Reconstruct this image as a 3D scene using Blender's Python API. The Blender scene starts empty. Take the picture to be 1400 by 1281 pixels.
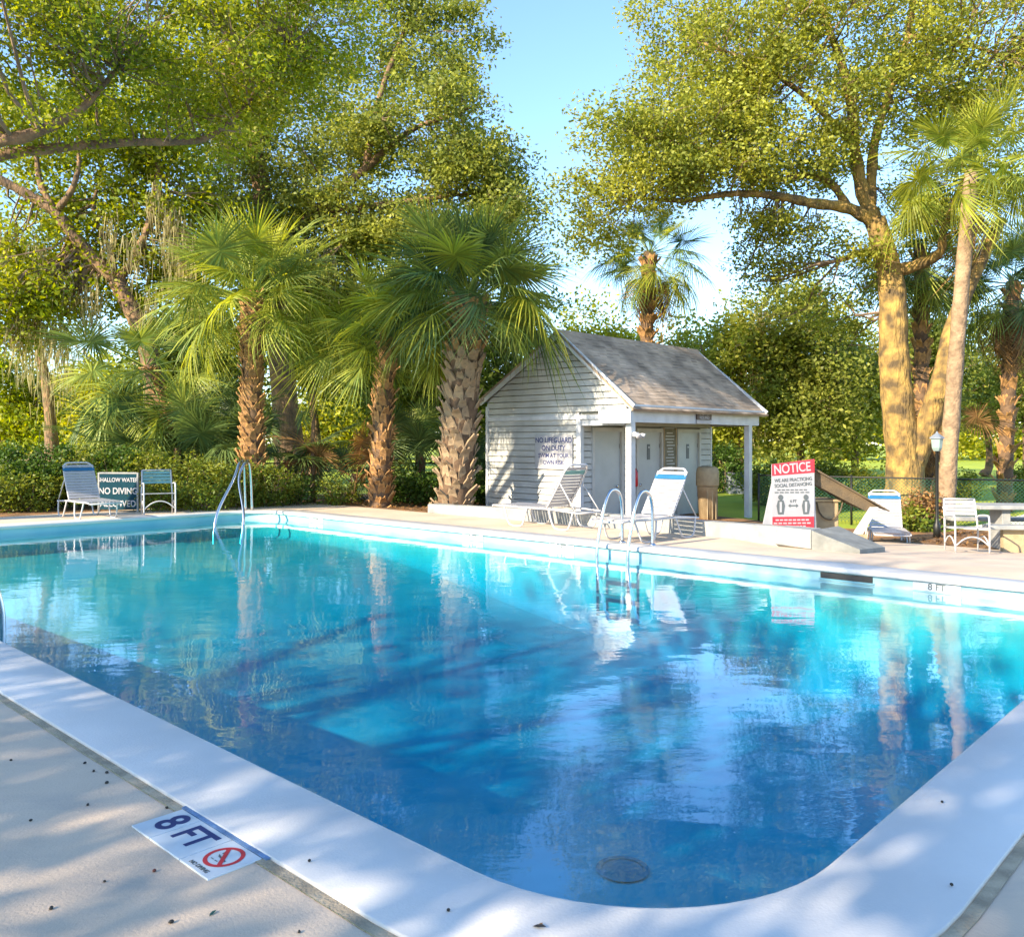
import bpy, math, random
import numpy as np
from mathutils import Vector, Matrix

S = bpy.context.scene
COL = S.collection
R = math.radians
rnd = random.Random(7)

# ------------------------------------------------------------------ camera, world, sun, exposure
F = 1186.0
cam = bpy.data.cameras.new("camera"); cam_o = bpy.data.objects.new("camera", cam); COL.objects.link(cam_o)
cam.sensor_width = 36.0; cam.lens = 36.0 * F / 1400.0
cam.shift_y = -36.5 / 1400.0
cam.clip_start = 0.05; cam.clip_end = 2000
cam_o.location = (0, 0, 1.5); cam_o.rotation_euler = (R(90), 0, 0)
S.camera = cam_o

SUN_DIR = Vector((-0.72, -0.60, 0.44)).normalized()      # towards the sun
el = math.asin(SUN_DIR.z); az = math.atan2(SUN_DIR.x, SUN_DIR.y)
w = bpy.data.worlds.new("World"); S.world = w; w.use_nodes = True
nt = w.node_tree; nt.nodes.clear()
sky = nt.nodes.new("ShaderNodeTexSky"); sky.sky_type = 'NISHITA'; sky.sun_disc = False
sky.sun_elevation = el; sky.sun_rotation = az % (2 * math.pi)
sky.air_density = 1.0; sky.dust_density = 0.25; sky.ozone_density = 3.9; sky.altitude = 0
bg = nt.nodes.new("ShaderNodeBackground"); bg.inputs[1].default_value = 0.15
wo = nt.nodes.new("ShaderNodeOutputWorld")
nt.links.new(sky.outputs[0], bg.inputs[0]); nt.links.new(bg.outputs[0], wo.inputs[0])
sl = bpy.data.lights.new("sun", 'SUN'); so = bpy.data.objects.new("sun", sl); COL.objects.link(so)
sl.energy = 4.3; sl.angle = R(0.5); sl.color = (1.0, 0.83, 0.60)
so.rotation_euler = SUN_DIR.to_track_quat('Z', 'Y').to_euler(); so.location = (-20, -12, 20)
S.view_settings.view_transform = 'Standard'; S.view_settings.look = 'None'
S.view_settings.exposure = 1.58; S.view_settings.gamma = 1.0
S.view_settings.use_curve_mapping = False
S.render.engine = 'CYCLES'
S.cycles.max_bounces = 7; S.cycles.diffuse_bounces = 3; S.cycles.glossy_bounces = 3
S.cycles.transmission_bounces = 4; S.cycles.transparent_max_bounces = 8
S.cycles.caustics_reflective = False; S.cycles.caustics_refractive = False
S.cycles.use_denoising = True
S.cycles.sample_clamp_indirect = 6

# ------------------------------------------------------------------ frames of reference
UB = (0.6853, 0.7283); RZ = math.atan2(UB[1], UB[0])      # pool frame: b along UB, a perpendicular
def W(b, a, z=0.0):
    return Vector((b * UB[0] - a * UB[1], b * UB[1] + a * UB[0], z))
def BA(x, y):
    return x * UB[0] + y * UB[1], -x * UB[1] + y * UB[0]
def clampf(v, lo, hi): return max(lo, min(hi, v))
def sstep(v, lo, hi):
    t = clampf((v - lo) / (hi - lo), 0, 1); return t * t * (3 - 2 * t)
def gzba(b, a):
    right = -0.066 * clampf(b - 11.3, 0, 6.6)
    left = -0.03 * clampf(b - 12.4, 0, 7)
    t = sstep(a, 8, 17)
    if a < 6.01: return right
    return (right - 0.07 * sstep(b, 12.1, 12.6)) * (1 - t) + left * t
def gz(x, y): return gzba(*BA(x, y))
def P(px, py, Y):
    """a point of the place seen at that place of the photograph, Y metres away"""
    return Vector(((px - 700) / F * Y, Y, 1.5 - (py - 604) / F * Y))
def G(px, Y):
    x = (px - 700) / F * Y
    return Vector((x, Y, gz(x, Y)))

# ------------------------------------------------------------------ materials
def mat(name, col, rough=0.7, var=0.12, scale=6.0, bump=0.0, bscale=40.0, metal=0.0, spec=0.5, col2=None, detail=4.0, island=0.0, hue=0.0, stretch=1.0):
    m = bpy.data.materials.new(name); m.use_nodes = True
    n = m.node_tree.nodes; l = m.node_tree.links
    b = n["Principled BSDF"]
    b.inputs["Roughness"].default_value = rough; b.inputs["Metallic"].default_value = metal
    b.inputs["Specular IOR Level"].default_value = spec
    tc = n.new("ShaderNodeTexCoord")
    no = n.new("ShaderNodeTexNoise"); no.inputs["Scale"].default_value = scale; no.inputs["Detail"].default_value = detail
    l.new(tc.outputs["Object"], no.inputs["Vector"])
    mx = n.new("ShaderNodeMix"); mx.data_type = 'RGBA'
    c2 = col2 if col2 else tuple(c * (1 - var) for c in col)
    c1 = tuple(min(1, c * (1 + var)) for c in col) if not col2 else col
    mx.inputs[6].default_value = (*c1, 1); mx.inputs[7].default_value = (*c2, 1)
    rp = n.new("ShaderNodeMapRange"); rp.inputs[1].default_value = 0.35; rp.inputs[2].default_value = 0.65
    l.new(no.outputs[0], rp.inputs[0]); l.new(rp.outputs[0], mx.inputs[0])
    out = mx.outputs[2]
    if island or hue:
        ge = n.new("ShaderNodeNewGeometry"); hs = n.new("ShaderNodeHueSaturation")
        mr = n.new("ShaderNodeMapRange"); mr.inputs[3].default_value = 1 - island; mr.inputs[4].default_value = 1 + island
        l.new(ge.outputs["Random Per Island"], mr.inputs[0]); l.new(mr.outputs[0], hs.inputs["Value"])
        l.new(out, hs.inputs["Color"]); out = hs.outputs[0]
    l.new(out, b.inputs["Base Color"])
    if bump:
        n2 = n.new("ShaderNodeTexNoise"); n2.inputs["Scale"].default_value = bscale; n2.inputs["Detail"].default_value = 6
        ms_ = n.new("ShaderNodeMapping"); ms_.inputs["Scale"].default_value = (1, 1, stretch); l.new(tc.outputs["Object"], ms_.inputs[0]); l.new(ms_.outputs[0], n2.inputs["Vector"])
        bp = n.new("ShaderNodeBump"); bp.inputs["Strength"].default_value = min(1, bump); bp.inputs["Distance"].default_value = 0.02 * max(1, bump)
        l.new(n2.outputs[0], bp.inputs["Height"]); l.new(bp.outputs[0], b.inputs["Normal"])
    return m

def leafmat(name, ca, cb, trans=0.45, var=0.35, scale=0.7):
    m = bpy.data.materials.new(name); m.use_nodes = True
    n = m.node_tree.nodes; l = m.node_tree.links; n.clear()
    out = n.new("ShaderNodeOutputMaterial"); ge = n.new("ShaderNodeNewGeometry"); tc = n.new("ShaderNodeTexCoord")
    no = n.new("ShaderNodeTexNoise"); no.inputs["Scale"].default_value = scale; no.inputs["Detail"].default_value = 2
    l.new(tc.outputs["Object"], no.inputs["Vector"])
    ad = n.new("ShaderNodeMath"); ad.operation = 'MULTIPLY_ADD'; ad.inputs[1].default_value = 0.55
    l.new(ge.outputs["Random Per Island"], ad.inputs[0])
    rp = n.new("ShaderNodeMapRange"); rp.inputs[1].default_value = 0.3; rp.inputs[2].default_value = 0.7; rp.inputs[4].default_value = 0.5
    l.new(no.outputs[0], rp.inputs[0]); l.new(rp.outputs[0], ad.inputs[2])
    mx = n.new("ShaderNodeMix"); mx.data_type = 'RGBA'; mx.inputs[6].default_value = (*ca, 1); mx.inputs[7].default_value = (*cb, 1)
    l.new(ad.outputs[0], mx.inputs[0])
    hs = n.new("ShaderNodeHueSaturation"); mr = n.new("ShaderNodeMapRange"); mr.inputs[3].default_value = 1 - var; mr.inputs[4].default_value = 1 + var
    fr = n.new("ShaderNodeMath"); fr.operation = 'MULTIPLY'; fr.inputs[1].default_value = 37.7
    fc = n.new("ShaderNodeMath"); fc.operation = 'FRACT'
    l.new(ge.outputs["Random Per Island"], fr.inputs[0]); l.new(fr.outputs[0], fc.inputs[0]); l.new(fc.outputs[0], mr.inputs[0])
    l.new(mr.outputs[0], hs.inputs["Value"]); l.new(mx.outputs[2], hs.inputs["Color"])
    pb = n.new("ShaderNodeBsdfPrincipled"); pb.inputs["Roughness"].default_value = 0.5; pb.inputs["Specular IOR Level"].default_value = 0.3
    l.new(hs.outputs[0], pb.inputs["Base Color"])
    tr = n.new("ShaderNodeBsdfTranslucent")
    h2 = n.new("ShaderNodeHueSaturation"); h2.inputs["Value"].default_value = 1.6; h2.inputs["Saturation"].default_value = 1.1; h2.inputs["Hue"].default_value = 0.49
    l.new(hs.outputs[0], h2.inputs["Color"]); l.new(h2.outputs[0], tr.inputs[0])
    ms = n.new("ShaderNodeMixShader"); ms.inputs[0].default_value = trans
    l.new(pb.outputs[0], ms.inputs[1]); l.new(tr.outputs[0], ms.inputs[2]); l.new(ms.outputs[0], out.inputs[0])
    return m

M = {}
M['oak'] = leafmat('oak_leaf', (.36, .36, .02), (.11, .18, .018))
M['oak2'] = leafmat('oak_leaf_olive', (.44, .43, .06), (.15, .20, .035))
M['oak3'] = leafmat('oak_leaf_dusty', (.36, .37, .065), (.11, .16, .035))
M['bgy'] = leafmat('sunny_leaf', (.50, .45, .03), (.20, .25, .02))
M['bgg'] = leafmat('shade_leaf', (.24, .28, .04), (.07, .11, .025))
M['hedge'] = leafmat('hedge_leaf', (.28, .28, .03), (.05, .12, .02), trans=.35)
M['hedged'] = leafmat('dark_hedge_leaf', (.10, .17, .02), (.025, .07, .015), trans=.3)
M['moss'] = leafmat('spanish_moss', (.42, .36, .16), (.22, .21, .11), trans=.4)
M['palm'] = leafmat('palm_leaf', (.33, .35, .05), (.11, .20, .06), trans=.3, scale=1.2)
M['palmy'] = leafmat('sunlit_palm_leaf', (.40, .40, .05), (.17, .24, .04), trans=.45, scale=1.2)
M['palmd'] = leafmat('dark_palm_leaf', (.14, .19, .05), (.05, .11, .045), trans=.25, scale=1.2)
M['dead'] = leafmat('dead_palm_leaf', (.30, .17, .06), (.17, .10, .05), trans=.2)
M['petiole'] = mat('petiole', (.16, .17, .05), .5, .2)
M['boot'] = mat('palm_boot', (.50, .27, .09), .8, .3, 7, .5, 60, col2=(.20, .11, .05))
M['bootg'] = mat('weathered_palm_boot', (.42, .29, .16), .85, .3, 5, .5, 60, col2=(.20, .15, .10))
M['core'] = mat('palm_core', (.13, .08, .045), .9, .3, 8, .6, 30)
M['ptrunk'] = mat('smooth_palm_trunk', (.36, .25, .15), .9, .25, 5, 2.0, 14, col2=(.19, .13, .08))
M['bark'] = mat('oak_bark', (.28, .17, .09), .95, .3, 4, 3.0, 14, col2=(.11, .075, .05), detail=8, stretch=.35)
M['barky'] = mat('lichen_bark', (.42, .27, .075), .95, .3, 3.4, 6.0, 9, col2=(.10, .07, .035), detail=8, stretch=.3)
M['twig'] = mat('twig_bark', (.20, .14, .09), .9, .3, 4)
def siding_like(name, col): return mat(name, col, .55, .10, 2.5, .25, 60)
M['siding'] = siding_like('painted_siding', (.46, .47, .45))
M['trim'] = mat('white_trim', (.54, .57, .60), .5, .10, 3, .2, 40)
M['door'] = mat('door_paint', (.42, .46, .46), .45, .07, 2)
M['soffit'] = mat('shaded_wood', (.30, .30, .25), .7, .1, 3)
M['shingle'] = mat('asphalt_shingle', (.37, .285, .21), .95, .35, 1.6, .4, 150, island=.38)
M['white'] = mat('white_vinyl', (.38, .38, .40), .35, .05, 4)
M['wmetal'] = mat('white_enamel', (.48, .48, .49), .3, .05, 4)
M['teal'] = mat('teal_vinyl', (.16, .33, .32), .35, .08, 4)
M['blue'] = mat('blue_vinyl', (.02, .13, .27), .35, .08, 4)
M['steel'] = mat('stainless_steel', (.58, .60, .62), .18, .06, 8, metal=1.0)
M['black'] = mat('black_metal', (.010, .012, .012), .5, .2)
M['greenm'] = mat('green_coated_wire', (.05, .16, .10), .6, .2)
M['tan'] = mat('tan_plastic', (.38, .29, .17), .7, .15, 6, .3, 60)
M['concrete'] = mat('pale_concrete', (.34, .34, .32), .85, .2, 5, .5, 60, col2=(.22, .24, .25))
M['rampm'] = mat('grey_ramp', (.20, .21, .20), .85, .2, 5, .4, 60)
M['brownwood'] = mat('weathered_brown_wood', (.14, .10, .055), .8, .3, 5, .5, 40, col2=(.09, .07, .045))
M['signw'] = mat('sign_white', (.37, .38, .41), .4, .04)
M['signr'] = mat('sign_red', (.55, .03, .05), .4, .05)
M['ink'] = mat('navy_ink', (.015, .03, .14), .5, .05)
M['inkblk'] = mat('grey_ink', (.10, .12, .13), .5, .05)
M['signd'] = mat('sign_dark_teal', (.01, .045, .065), .9, .1, spec=.1)
M['signbr'] = mat('sign_dark_brown', (.07, .05, .045), .5, .1)
M['olive'] = mat('olive_panel', (.16, .15, .10), .7, .2)
M['tile'] = mat('marker_tile', (.60, .66, .70), .2, .05, 12)
M['tileblue'] = mat('blue_grout', (.13, .24, .42), .5, .2, 25, .4, 80)
M['seed'] = mat('dark_seed', (.02, .018, .015), .6, .2)
M['seedr'] = mat('red_seed', (.12, .03, .02), .6, .2)
M['gleaf'] = mat('teal_green_leaf', (.03, .10, .08), .5, .2)
M['grey'] = mat('grey_utility_paint', (.17, .20, .24), .6, .1)
M['lampglass'] = mat('lamp_glass', (.25, .34, .33), .15, .1)
M['roofg'] = mat('far_roof', (.30, .29, .30), .9, .1)
M['wallf'] = mat('far_wall', (.55, .45, .35), .9, .1)
M['red'] = mat('extinguisher_red', (.5, .02, .03), .3, .05)
M['basin'] = mat('pool_plaster', (.64, .80, .72), .6, .06, 2)
M['band'] = mat('pool_band', (.30, .54, .58), .35, .15, 1.3, col2=(.17, .44, .52))  # aqua of shade and water reflection put into a pale wall's colour
M['coping'] = mat('painted_coping', (.62, .61, .59), .5, .08, 1.1, .12, 90)
M['mulch'] = mat('pine_straw', (.34, .17, .06), .95, .4, 3.0, 1.0, 60, col2=(.12, .08, .045), detail=9)
M['grass'] = mat('lawn_grass', (.40, .46, .02), .9, .3, .6, .8, 30, col2=(.24, .34, .02), detail=8)
M['joint'] = mat('mortar_joint', (.42, .34, .23), .9, .25, 9, .6, 80)

def deck_mat():
    m = mat('deck_concrete', (.60, .48, .36), .85, .10, 1.2, 0)
    n = m.node_tree.nodes; l = m.node_tree.links; b = n["Principled BSDF"]
    tc = n.new("ShaderNodeTexCoord")
    base = b.inputs["Base Color"].links[0].from_socket
    mp = n.new("ShaderNodeMapping"); mp.inputs["Rotation"].default_value = (0, 0, .35); mp.inputs["Scale"].default_value = (1, 3.5, 1)
    l.new(tc.outputs["Object"], mp.inputs[0])
    s = n.new("ShaderNodeTexNoise"); s.inputs["Scale"].default_value = 1.1; s.inputs["Detail"].default_value = 10; s.inputs["Roughness"].default_value = .65
    l.new(mp.outputs[0], s.inputs["Vector"])
    r = n.new("ShaderNodeMapRange"); r.inputs[1].default_value = .52; r.inputs[2].default_value = .72; r.inputs[3].default_value = 0; r.inputs[4].default_value = .38
    l.new(s.outputs[0], r.inputs[0])
    mx = n.new("ShaderNodeMix"); mx.data_type = 'RGBA'; mx.inputs[7].default_value = (.30, .29, .28, 1)
    l.new(r.outputs[0], mx.inputs[0]); l.new(base, mx.inputs[6]); 
    # fine pits
    v = n.new("ShaderNodeTexVoronoi"); v.inputs["Scale"].default_value = 30; l.new(tc.outputs["Object"], v.inputs["Vector"])
    r2 = n.new("ShaderNodeMapRange"); r2.inputs[1].default_value = .03; r2.inputs[2].default_value = .10; r2.inputs[3].default_value = .45; r2.inputs[4].default_value = 0
    l.new(v.outputs["Distance"], r2.inputs[0])
    n3 = n.new("ShaderNodeTexNoise"); n3.inputs["Scale"].default_value = 2.3; l.new(tc.outputs["Object"], n3.inputs["Vector"])
    r3 = n.new("ShaderNodeMapRange"); r3.inputs[1].default_value = .55; r3.inputs[2].default_value = .7; l.new(n3.outputs[0], r3.inputs[0])
    mu = n.new("ShaderNodeMath"); mu.operation = 'MULTIPLY'; l.new(r2.outputs[0], mu.inputs[0]); l.new(r3.outputs[0], mu.inputs[1])
    mx2 = n.new("ShaderNodeMix"); mx2.data_type = 'RGBA'; mx2.inputs[7].default_value = (.15, .14, .13, 1)
    l.new(mu.outputs[0], mx2.inputs[0]); l.new(mx.outputs[2], mx2.inputs[6]); l.new(mx2.outputs[2], b.inputs["Base Color"])
    f = n.new("ShaderNodeTexNoise"); f.inputs["Scale"].default_value = 90; f.inputs["Detail"].default_value = 8; l.new(tc.outputs["Object"], f.inputs["Vector"])
    bp = n.new("ShaderNodeBump"); bp.inputs["Strength"].default_value = .35; bp.inputs["Distance"].default_value = .01
    l.new(f.outputs[0], bp.inputs["Height"]); l.new(bp.outputs[0], b.inputs["Normal"])
    return m
M['deck'] = deck_mat()

def water_mat():
    m = bpy.data.materials.new('pool_water'); m.use_nodes = True
    n = m.node_tree.nodes; l = m.node_tree.links; n.clear()
    out = n.new("ShaderNodeOutputMaterial"); ge = n.new("ShaderNodeNewGeometry"); tc = n.new("ShaderNodeTexCoord")
    n1 = n.new("ShaderNodeTexNoise"); n1.inputs["Scale"].default_value = 1.5; n1.inputs["Detail"].default_value = 2
    mp = n.new("ShaderNodeMapping"); mp.inputs["Scale"].default_value = (1.0, 1.6, 1)
    l.new(tc.outputs["Object"], mp.inputs[0]); l.new(mp.outputs[0], n1.inputs["Vector"])
    n2 = n.new("ShaderNodeTexNoise"); n2.inputs["Scale"].default_value = 9; n2.inputs["Detail"].default_value = 3
    l.new(mp.outputs[0], n2.inputs["Vector"])
    # wind-ruffled patches
    n3 = n.new("ShaderNodeTexNoise"); n3.inputs["Scale"].default_value = .28; l.new(tc.outputs["Object"], n3.inputs["Vector"])
    r3 = n.new("ShaderNodeMapRange"); r3.inputs[1].default_value = .42; r3.inputs[2].default_value = .62; r3.inputs[3].default_value = .04; r3.inputs[4].default_value = .22
    l.new(n3.outputs[0], r3.inputs[0])
    mu = n.new("ShaderNodeMath"); mu.operation = 'MULTIPLY'; l.new(n2.outputs[0], mu.inputs[0]); l.new(r3.outputs[0], mu.inputs[1])
    ad = n.new("ShaderNodeMath"); ad.operation = 'ADD'; l.new(n1.outputs[0], ad.inputs[0]); l.new(mu.outputs[0], ad.inputs[1])
    bp = n.new("ShaderNodeBump"); bp.inputs["Strength"].default_value = 1.0; bp.inputs["Distance"].default_value = 0.0045
    l.new(ad.outputs[0], bp.inputs["Height"])
    dt = n.new("ShaderNodeVectorMath"); dt.operation = 'DOT_PRODUCT'; l.new(bp.outputs[0], dt.inputs[0]); l.new(ge.outputs["Incoming"], dt.inputs[1])
    ab = n.new("ShaderNodeMath"); ab.operation = 'ABSOLUTE'; l.new(dt.outputs["Value"], ab.inputs[0])
    om = n.new("ShaderNodeMath"); om.operation = 'SUBTRACT'; om.inputs[0].default_value = 1.0; om.use_clamp = True; l.new(ab.outputs[0], om.inputs[1])
    pw = n.new("ShaderNodeMath"); pw.operation = 'POWER'; pw.inputs[1].default_value = 4.6; l.new(om.outputs[0], pw.inputs[0])
    fr = n.new("ShaderNodeMath"); fr.operation = 'MULTIPLY_ADD'; fr.inputs[1].default_value = .88; fr.inputs[2].default_value = .085; l.new(pw.outputs[0], fr.inputs[0])
    sx = n.new("ShaderNodeSeparateXYZ"); l.new(ge.outputs["True Normal"], sx.inputs[0])
    az_ = n.new("ShaderNodeMath"); az_.operation = 'ABSOLUTE'; l.new(sx.outputs["Z"], az_.inputs[0])
    gt = n.new("ShaderNodeMath"); gt.operation = 'GREATER_THAN'; gt.inputs[1].default_value = .5; l.new(az_.outputs[0], gt.inputs[0])
    ff = n.new("ShaderNodeMath"); ff.operation = 'MULTIPLY'; ff.use_clamp = True; l.new(fr.outputs[0], ff.inputs[0]); l.new(gt.outputs[0], ff.inputs[1])
    tr = n.new("ShaderNodeBsdfTransparent"); gl = n.new("ShaderNodeBsdfGlossy"); gl.inputs["Roughness"].default_value = 0.0
    gl.inputs["Color"].default_value = (1, 1, 1, 1)
    l.new(bp.outputs[0], gl.inputs["Normal"])
    ms = n.new("ShaderNodeMixShader"); l.new(ff.outputs[0], ms.inputs[0]); l.new(tr.outputs[0], ms.inputs[1]); l.new(gl.outputs[0], ms.inputs[2])
    l.new(ms.outputs[0], out.inputs["Surface"])
    va = n.new("ShaderNodeVolumeAbsorption"); va.inputs["Color"].default_value = (0.0, .845, .94, 1); va.inputs["Density"].default_value = 1.12
    l.new(va.outputs[0], out.inputs["Volume"])
    return m
M['water'] = water_mat()

# ------------------------------------------------------------------ mesh helpers
class MB:
    def __init__(s): s.v = []; s.f = []
    def add(s, vs, fs):
        k = len(s.v); s.v += [tuple(v) for v in vs]; s.f += [tuple(i + k for i in f) for f in fs]; return s
    def box(s, c, d, rot=None):
        x, y, z = (q / 2 for q in d); c = Vector(c)
        vs = [Vector((i, j, k)) for i in (-x, x) for j in (-y, y) for k in (-z, z)]
        if rot is not None: vs = [rot @ v for v in vs]
        return s.add([v + c for v in vs], [(0, 1, 3, 2), (4, 6, 7, 5), (0, 4, 5, 1), (2, 3, 7, 6), (0, 2, 6, 4), (1, 5, 7, 3)])
    def prism(s, poly, h0, h1, axis='z'):
        n = len(poly)
        def mk(p, h): return (p[0], p[1], h) if axis == 'z' else ((p[0], h, p[1]) if axis == 'y' else (h, p[0], p[1]))
        vs = [mk(p, h0) for p in poly] + [mk(p, h1) for p in poly]
        fs = [tuple(range(n))[::-1], tuple(range(n, 2 * n))] + [(i, (i + 1) % n, n + (i + 1) % n, n + i) for i in range(n)]
        return s.add(vs, fs)
    def tube(s, pts, rad, n=8, cap=True):
        pts = [Vector(p) for p in pts]; m = len(pts)
        if not hasattr(rad, '__len__'): rad = [rad] * m
        vs = []; ref = None
        for i, p in enumerate(pts):
            t = (pts[min(i + 1, m - 1)] - pts[max(i - 1, 0)])
            t = t.normalized() if t.length > 1e-9 else Vector((0, 0, 1))
            if ref is None: ref = Vector((1, 0, 0)) if abs(t.x) < .8 else Vector((0, 1, 0))
            u = (ref - t * ref.dot(t)).normalized(); v = t.cross(u); ref = u
            for k in range(n):
                a = 2 * math.pi * k / n
                vs.append(p + (u * math.cos(a) + v * math.sin(a)) * rad[i])
        fs = [(i * n + k, i * n + (k + 1) % n, (i + 1) * n + (k + 1) % n, (i + 1) * n + k) for i in range(m - 1) for k in range(n)]
        if cap: fs += [tuple(range(n))[::-1], tuple(range((m - 1) * n, m * n))]
        return s.add(vs, fs)
    def lathe(s, prof, c=(0, 0, 0), n=20):
        vs = []; m = len(prof)
        for r, z in prof:
            for k in range(n):
                a = 2 * math.pi * k / n; vs.append((c[0] + r * math.cos(a), c[1] + r * math.sin(a), c[2] + z))
        fs = [(i * n + k, i * n + (k + 1) % n, (i + 1) * n + (k + 1) % n, (i + 1) * n + k) for i in range(m - 1) for k in range(n)]
        fs += [tuple(range(n))[::-1], tuple(range((m - 1) * n, m * n))]
        return s.add(vs, fs)
    def mesh(s, name, m, smooth=False):
        me = bpy.data.meshes.new(name); me.from_pydata(s.v, [], s.f); me.materials.append(m)
        if smooth: me.polygons.foreach_set('use_smooth', [True] * len(me.polygons))
        me.update(); return me
    def build(s, name, m, parent=None, smooth=False, bevel=0):
        o = link(name, s.mesh(name, m, smooth), parent)
        if bevel:
            b = o.modifiers.new('b', 'BEVEL'); b.width = bevel; b.segments = 2; b.limit_method = 'ANGLE'
        return o
def link(name, data, parent=None, loc=None, rot=None, scale=None):
    o = bpy.data.objects.new(name, data); COL.objects.link(o)
    if parent is not None: o.parent = parent
    if loc is not None: o.location = loc
    if rot is not None: o.rotation_euler = rot
    if scale is not None: o.scale = scale
    return o
def tag(o, label, cat, group=None):
    o['label'] = label; o['category'] = cat
    if group: o['group'] = group
    return o
def thing(name, label, cat, loc, rz=0.0, group=None):
    o = bpy.data.objects.new(name, None); COL.objects.link(o); o.location = loc; o.rotation_euler = (0, 0, rz); o.empty_display_size = .1
    return tag(o, label, cat, group)
def kids(o): return [c for c in bpy.data.objects if c.parent == o]
def copy_tree(o, parent=None):
    ks = list(KID.get(o.name, [])) or kids(o)
    c = o.copy(); COL.objects.link(c); c.parent = parent
    for k in ks: copy_tree(k, c)
    return c
KID = {}
def catmull(pts, sub=5):
    pts = [Vector(p) for p in pts]; out = []
    ex = [pts[0] * 2 - pts[1]] + pts + [pts[-1] * 2 - pts[-2]]
    for i in range(1, len(ex) - 2):
        p0, p1, p2, p3 = ex[i - 1:i + 3]
        for k in range(sub):
            t = k / sub
            out.append(.5 * ((2 * p1) + (p2 - p0) * t + (2 * p0 - 5 * p1 + 4 * p2 - p3) * t * t + (3 * p1 - p0 - 3 * p2 + p3) * t ** 3))
    out.append(pts[-1]); return out
def text(name, body, size, m, parent, loc, rot, ext=0.001, sx=1.0, align='CENTER'):
    cu = bpy.data.curves.new(name, 'FONT'); cu.body = body; cu.size = size; cu.extrude = ext; cu.align_x = align; cu.align_y = 'CENTER'
    cu.offset = size * .018
    o = bpy.data.objects.new(name, cu); COL.objects.link(o)
    dg = bpy.context.evaluated_depsgraph_get(); me = bpy.data.meshes.new_from_object(o.evaluated_get(dg))
    bpy.data.objects.remove(o); me.materials.clear(); me.materials.append(m)
    return link(name, me, parent, loc, rot, (sx, 1, 1))
def np_quads(name, verts, m, k=4):
    """verts (N,k,3): N separate k-gons"""
    N = verts.shape[0]; me = bpy.data.meshes.new(name)
    me.vertices.add(N * k); me.vertices.foreach_set('co', verts.reshape(-1).astype(np.float32))
    me.loops.add(N * k); me.loops.foreach_set('vertex_index', np.arange(N * k, dtype=np.int32))
    me.polygons.add(N); me.polygons.foreach_set('loop_start', np.arange(0, N * k, k, dtype=np.int32))
    me.materials.append(m); me.update(calc_edges=True); return me
rng = np.random.default_rng(11)
def leaf_quads(cent, size, elong=1.0, up=0.35):
    N = len(cent)
    d = rng.normal(size=(N, 3)); d[:, 2] *= .7; d /= np.linalg.norm(d, axis=1, keepdims=True)
    r = rng.normal(size=(N, 3)); r[:, 2] += up * 2
    s = np.cross(d, r); s /= (np.linalg.norm(s, axis=1, keepdims=True) + 1e-9)
    L = size * rng.uniform(.45, 1.6, (N, 1)) * elong; Wd = size * rng.uniform(.25, .42, (N, 1))
    nrm = np.cross(d, s) * L * .12
    return np.stack([cent, cent + d * L * .5 + s * Wd + nrm, cent + d * L, cent + d * L * .5 - s * Wd + nrm], axis=1)
def clusters_from_lobes(lobes):
    """each lobe breaks up into flattened sprays of leaf clusters with gaps between them"""
    out = []
    for (px, py, Y, rx, ry, rd, n) in lobes:
        c = np.array(P(px, py, Y)); sx = rx / F * Y; sz = ry / F * Y
        k = max(3, int(n / 6.5)); v = rng.normal(size=(k, 3)); v /= np.linalg.norm(v, axis=1, keepdims=True)
        sub = c + v * rng.uniform(.2, 1.0, (k, 1)) ** .45 * np.array([sx, rd, sz])
        m = 8; rep_ = np.repeat(sub, m, axis=0); rs = np.repeat(rng.uniform(.55, 1.3, (k, 1)), m, axis=0) * (.62 if Y < 30 else .95)
        q = rep_ + rng.uniform(-1, 1, rep_.shape) * rs * np.array([1, 1, .5])
        ls = rng.normal(size=(int(n * .45) + 1, 3)); ls /= np.linalg.norm(ls, axis=1, keepdims=True)
        out.append(q[rng.random(len(q)) < .68]); out.append(c + ls * rng.uniform(.1, 1.12, (len(ls), 1)) ** .5 * np.array([sx, rd, sz]))
    return np.concatenate(out)
def crown(cl, nper, spread, size, m, parent, origin, name='crown', flat=.6):
    N = len(cl); cnt = nper
    c = np.repeat(cl, cnt, axis=0); sc = np.repeat(rng.uniform(.6, 1.3, (N, 1)) * spread, cnt, axis=0)
    off = np.clip(rng.normal(size=c.shape), -1.9, 1.9) * sc * np.array([1, 1, flat])
    q = leaf_quads(c + off, size) - np.array(origin)
    return link(name, np_quads(name, q, m), parent)
def strands(points, lmin, lmax, m, parent, origin, n=26, name='moss'):
    qs = []
    for p in points:
        L = rng.uniform(lmin, lmax); k = n
        b = np.array(p) + rng.normal(size=(k, 3)) * np.array([.10, .10, .12]) * (1 + L * .3)
        z = rng.uniform(0, L, k) * rng.uniform(.3, 1, k); b[:, 2] -= z
        b[:, 0] *= 1
        ln = rng.uniform(.25, .7, (k, 1)) * min(1.0, L); a = rng.uniform(0, math.pi, (k, 1))
        wv = np.concatenate([np.cos(a), np.sin(a), np.zeros((k, 1))], 1) * rng.uniform(.008, .022, (k, 1))
        dn = np.concatenate([rng.normal(size=(k, 2)) * .06, -ln], 1)
        qs.append(np.stack([b - wv, b + wv, b + dn * .6 + wv * .8, b + dn], axis=1))
    q = np.concatenate(qs) - np.array(origin)
    o = link(name, np_quads(name, q, m), parent); o['kind'] = 'stuff'; return o

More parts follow.
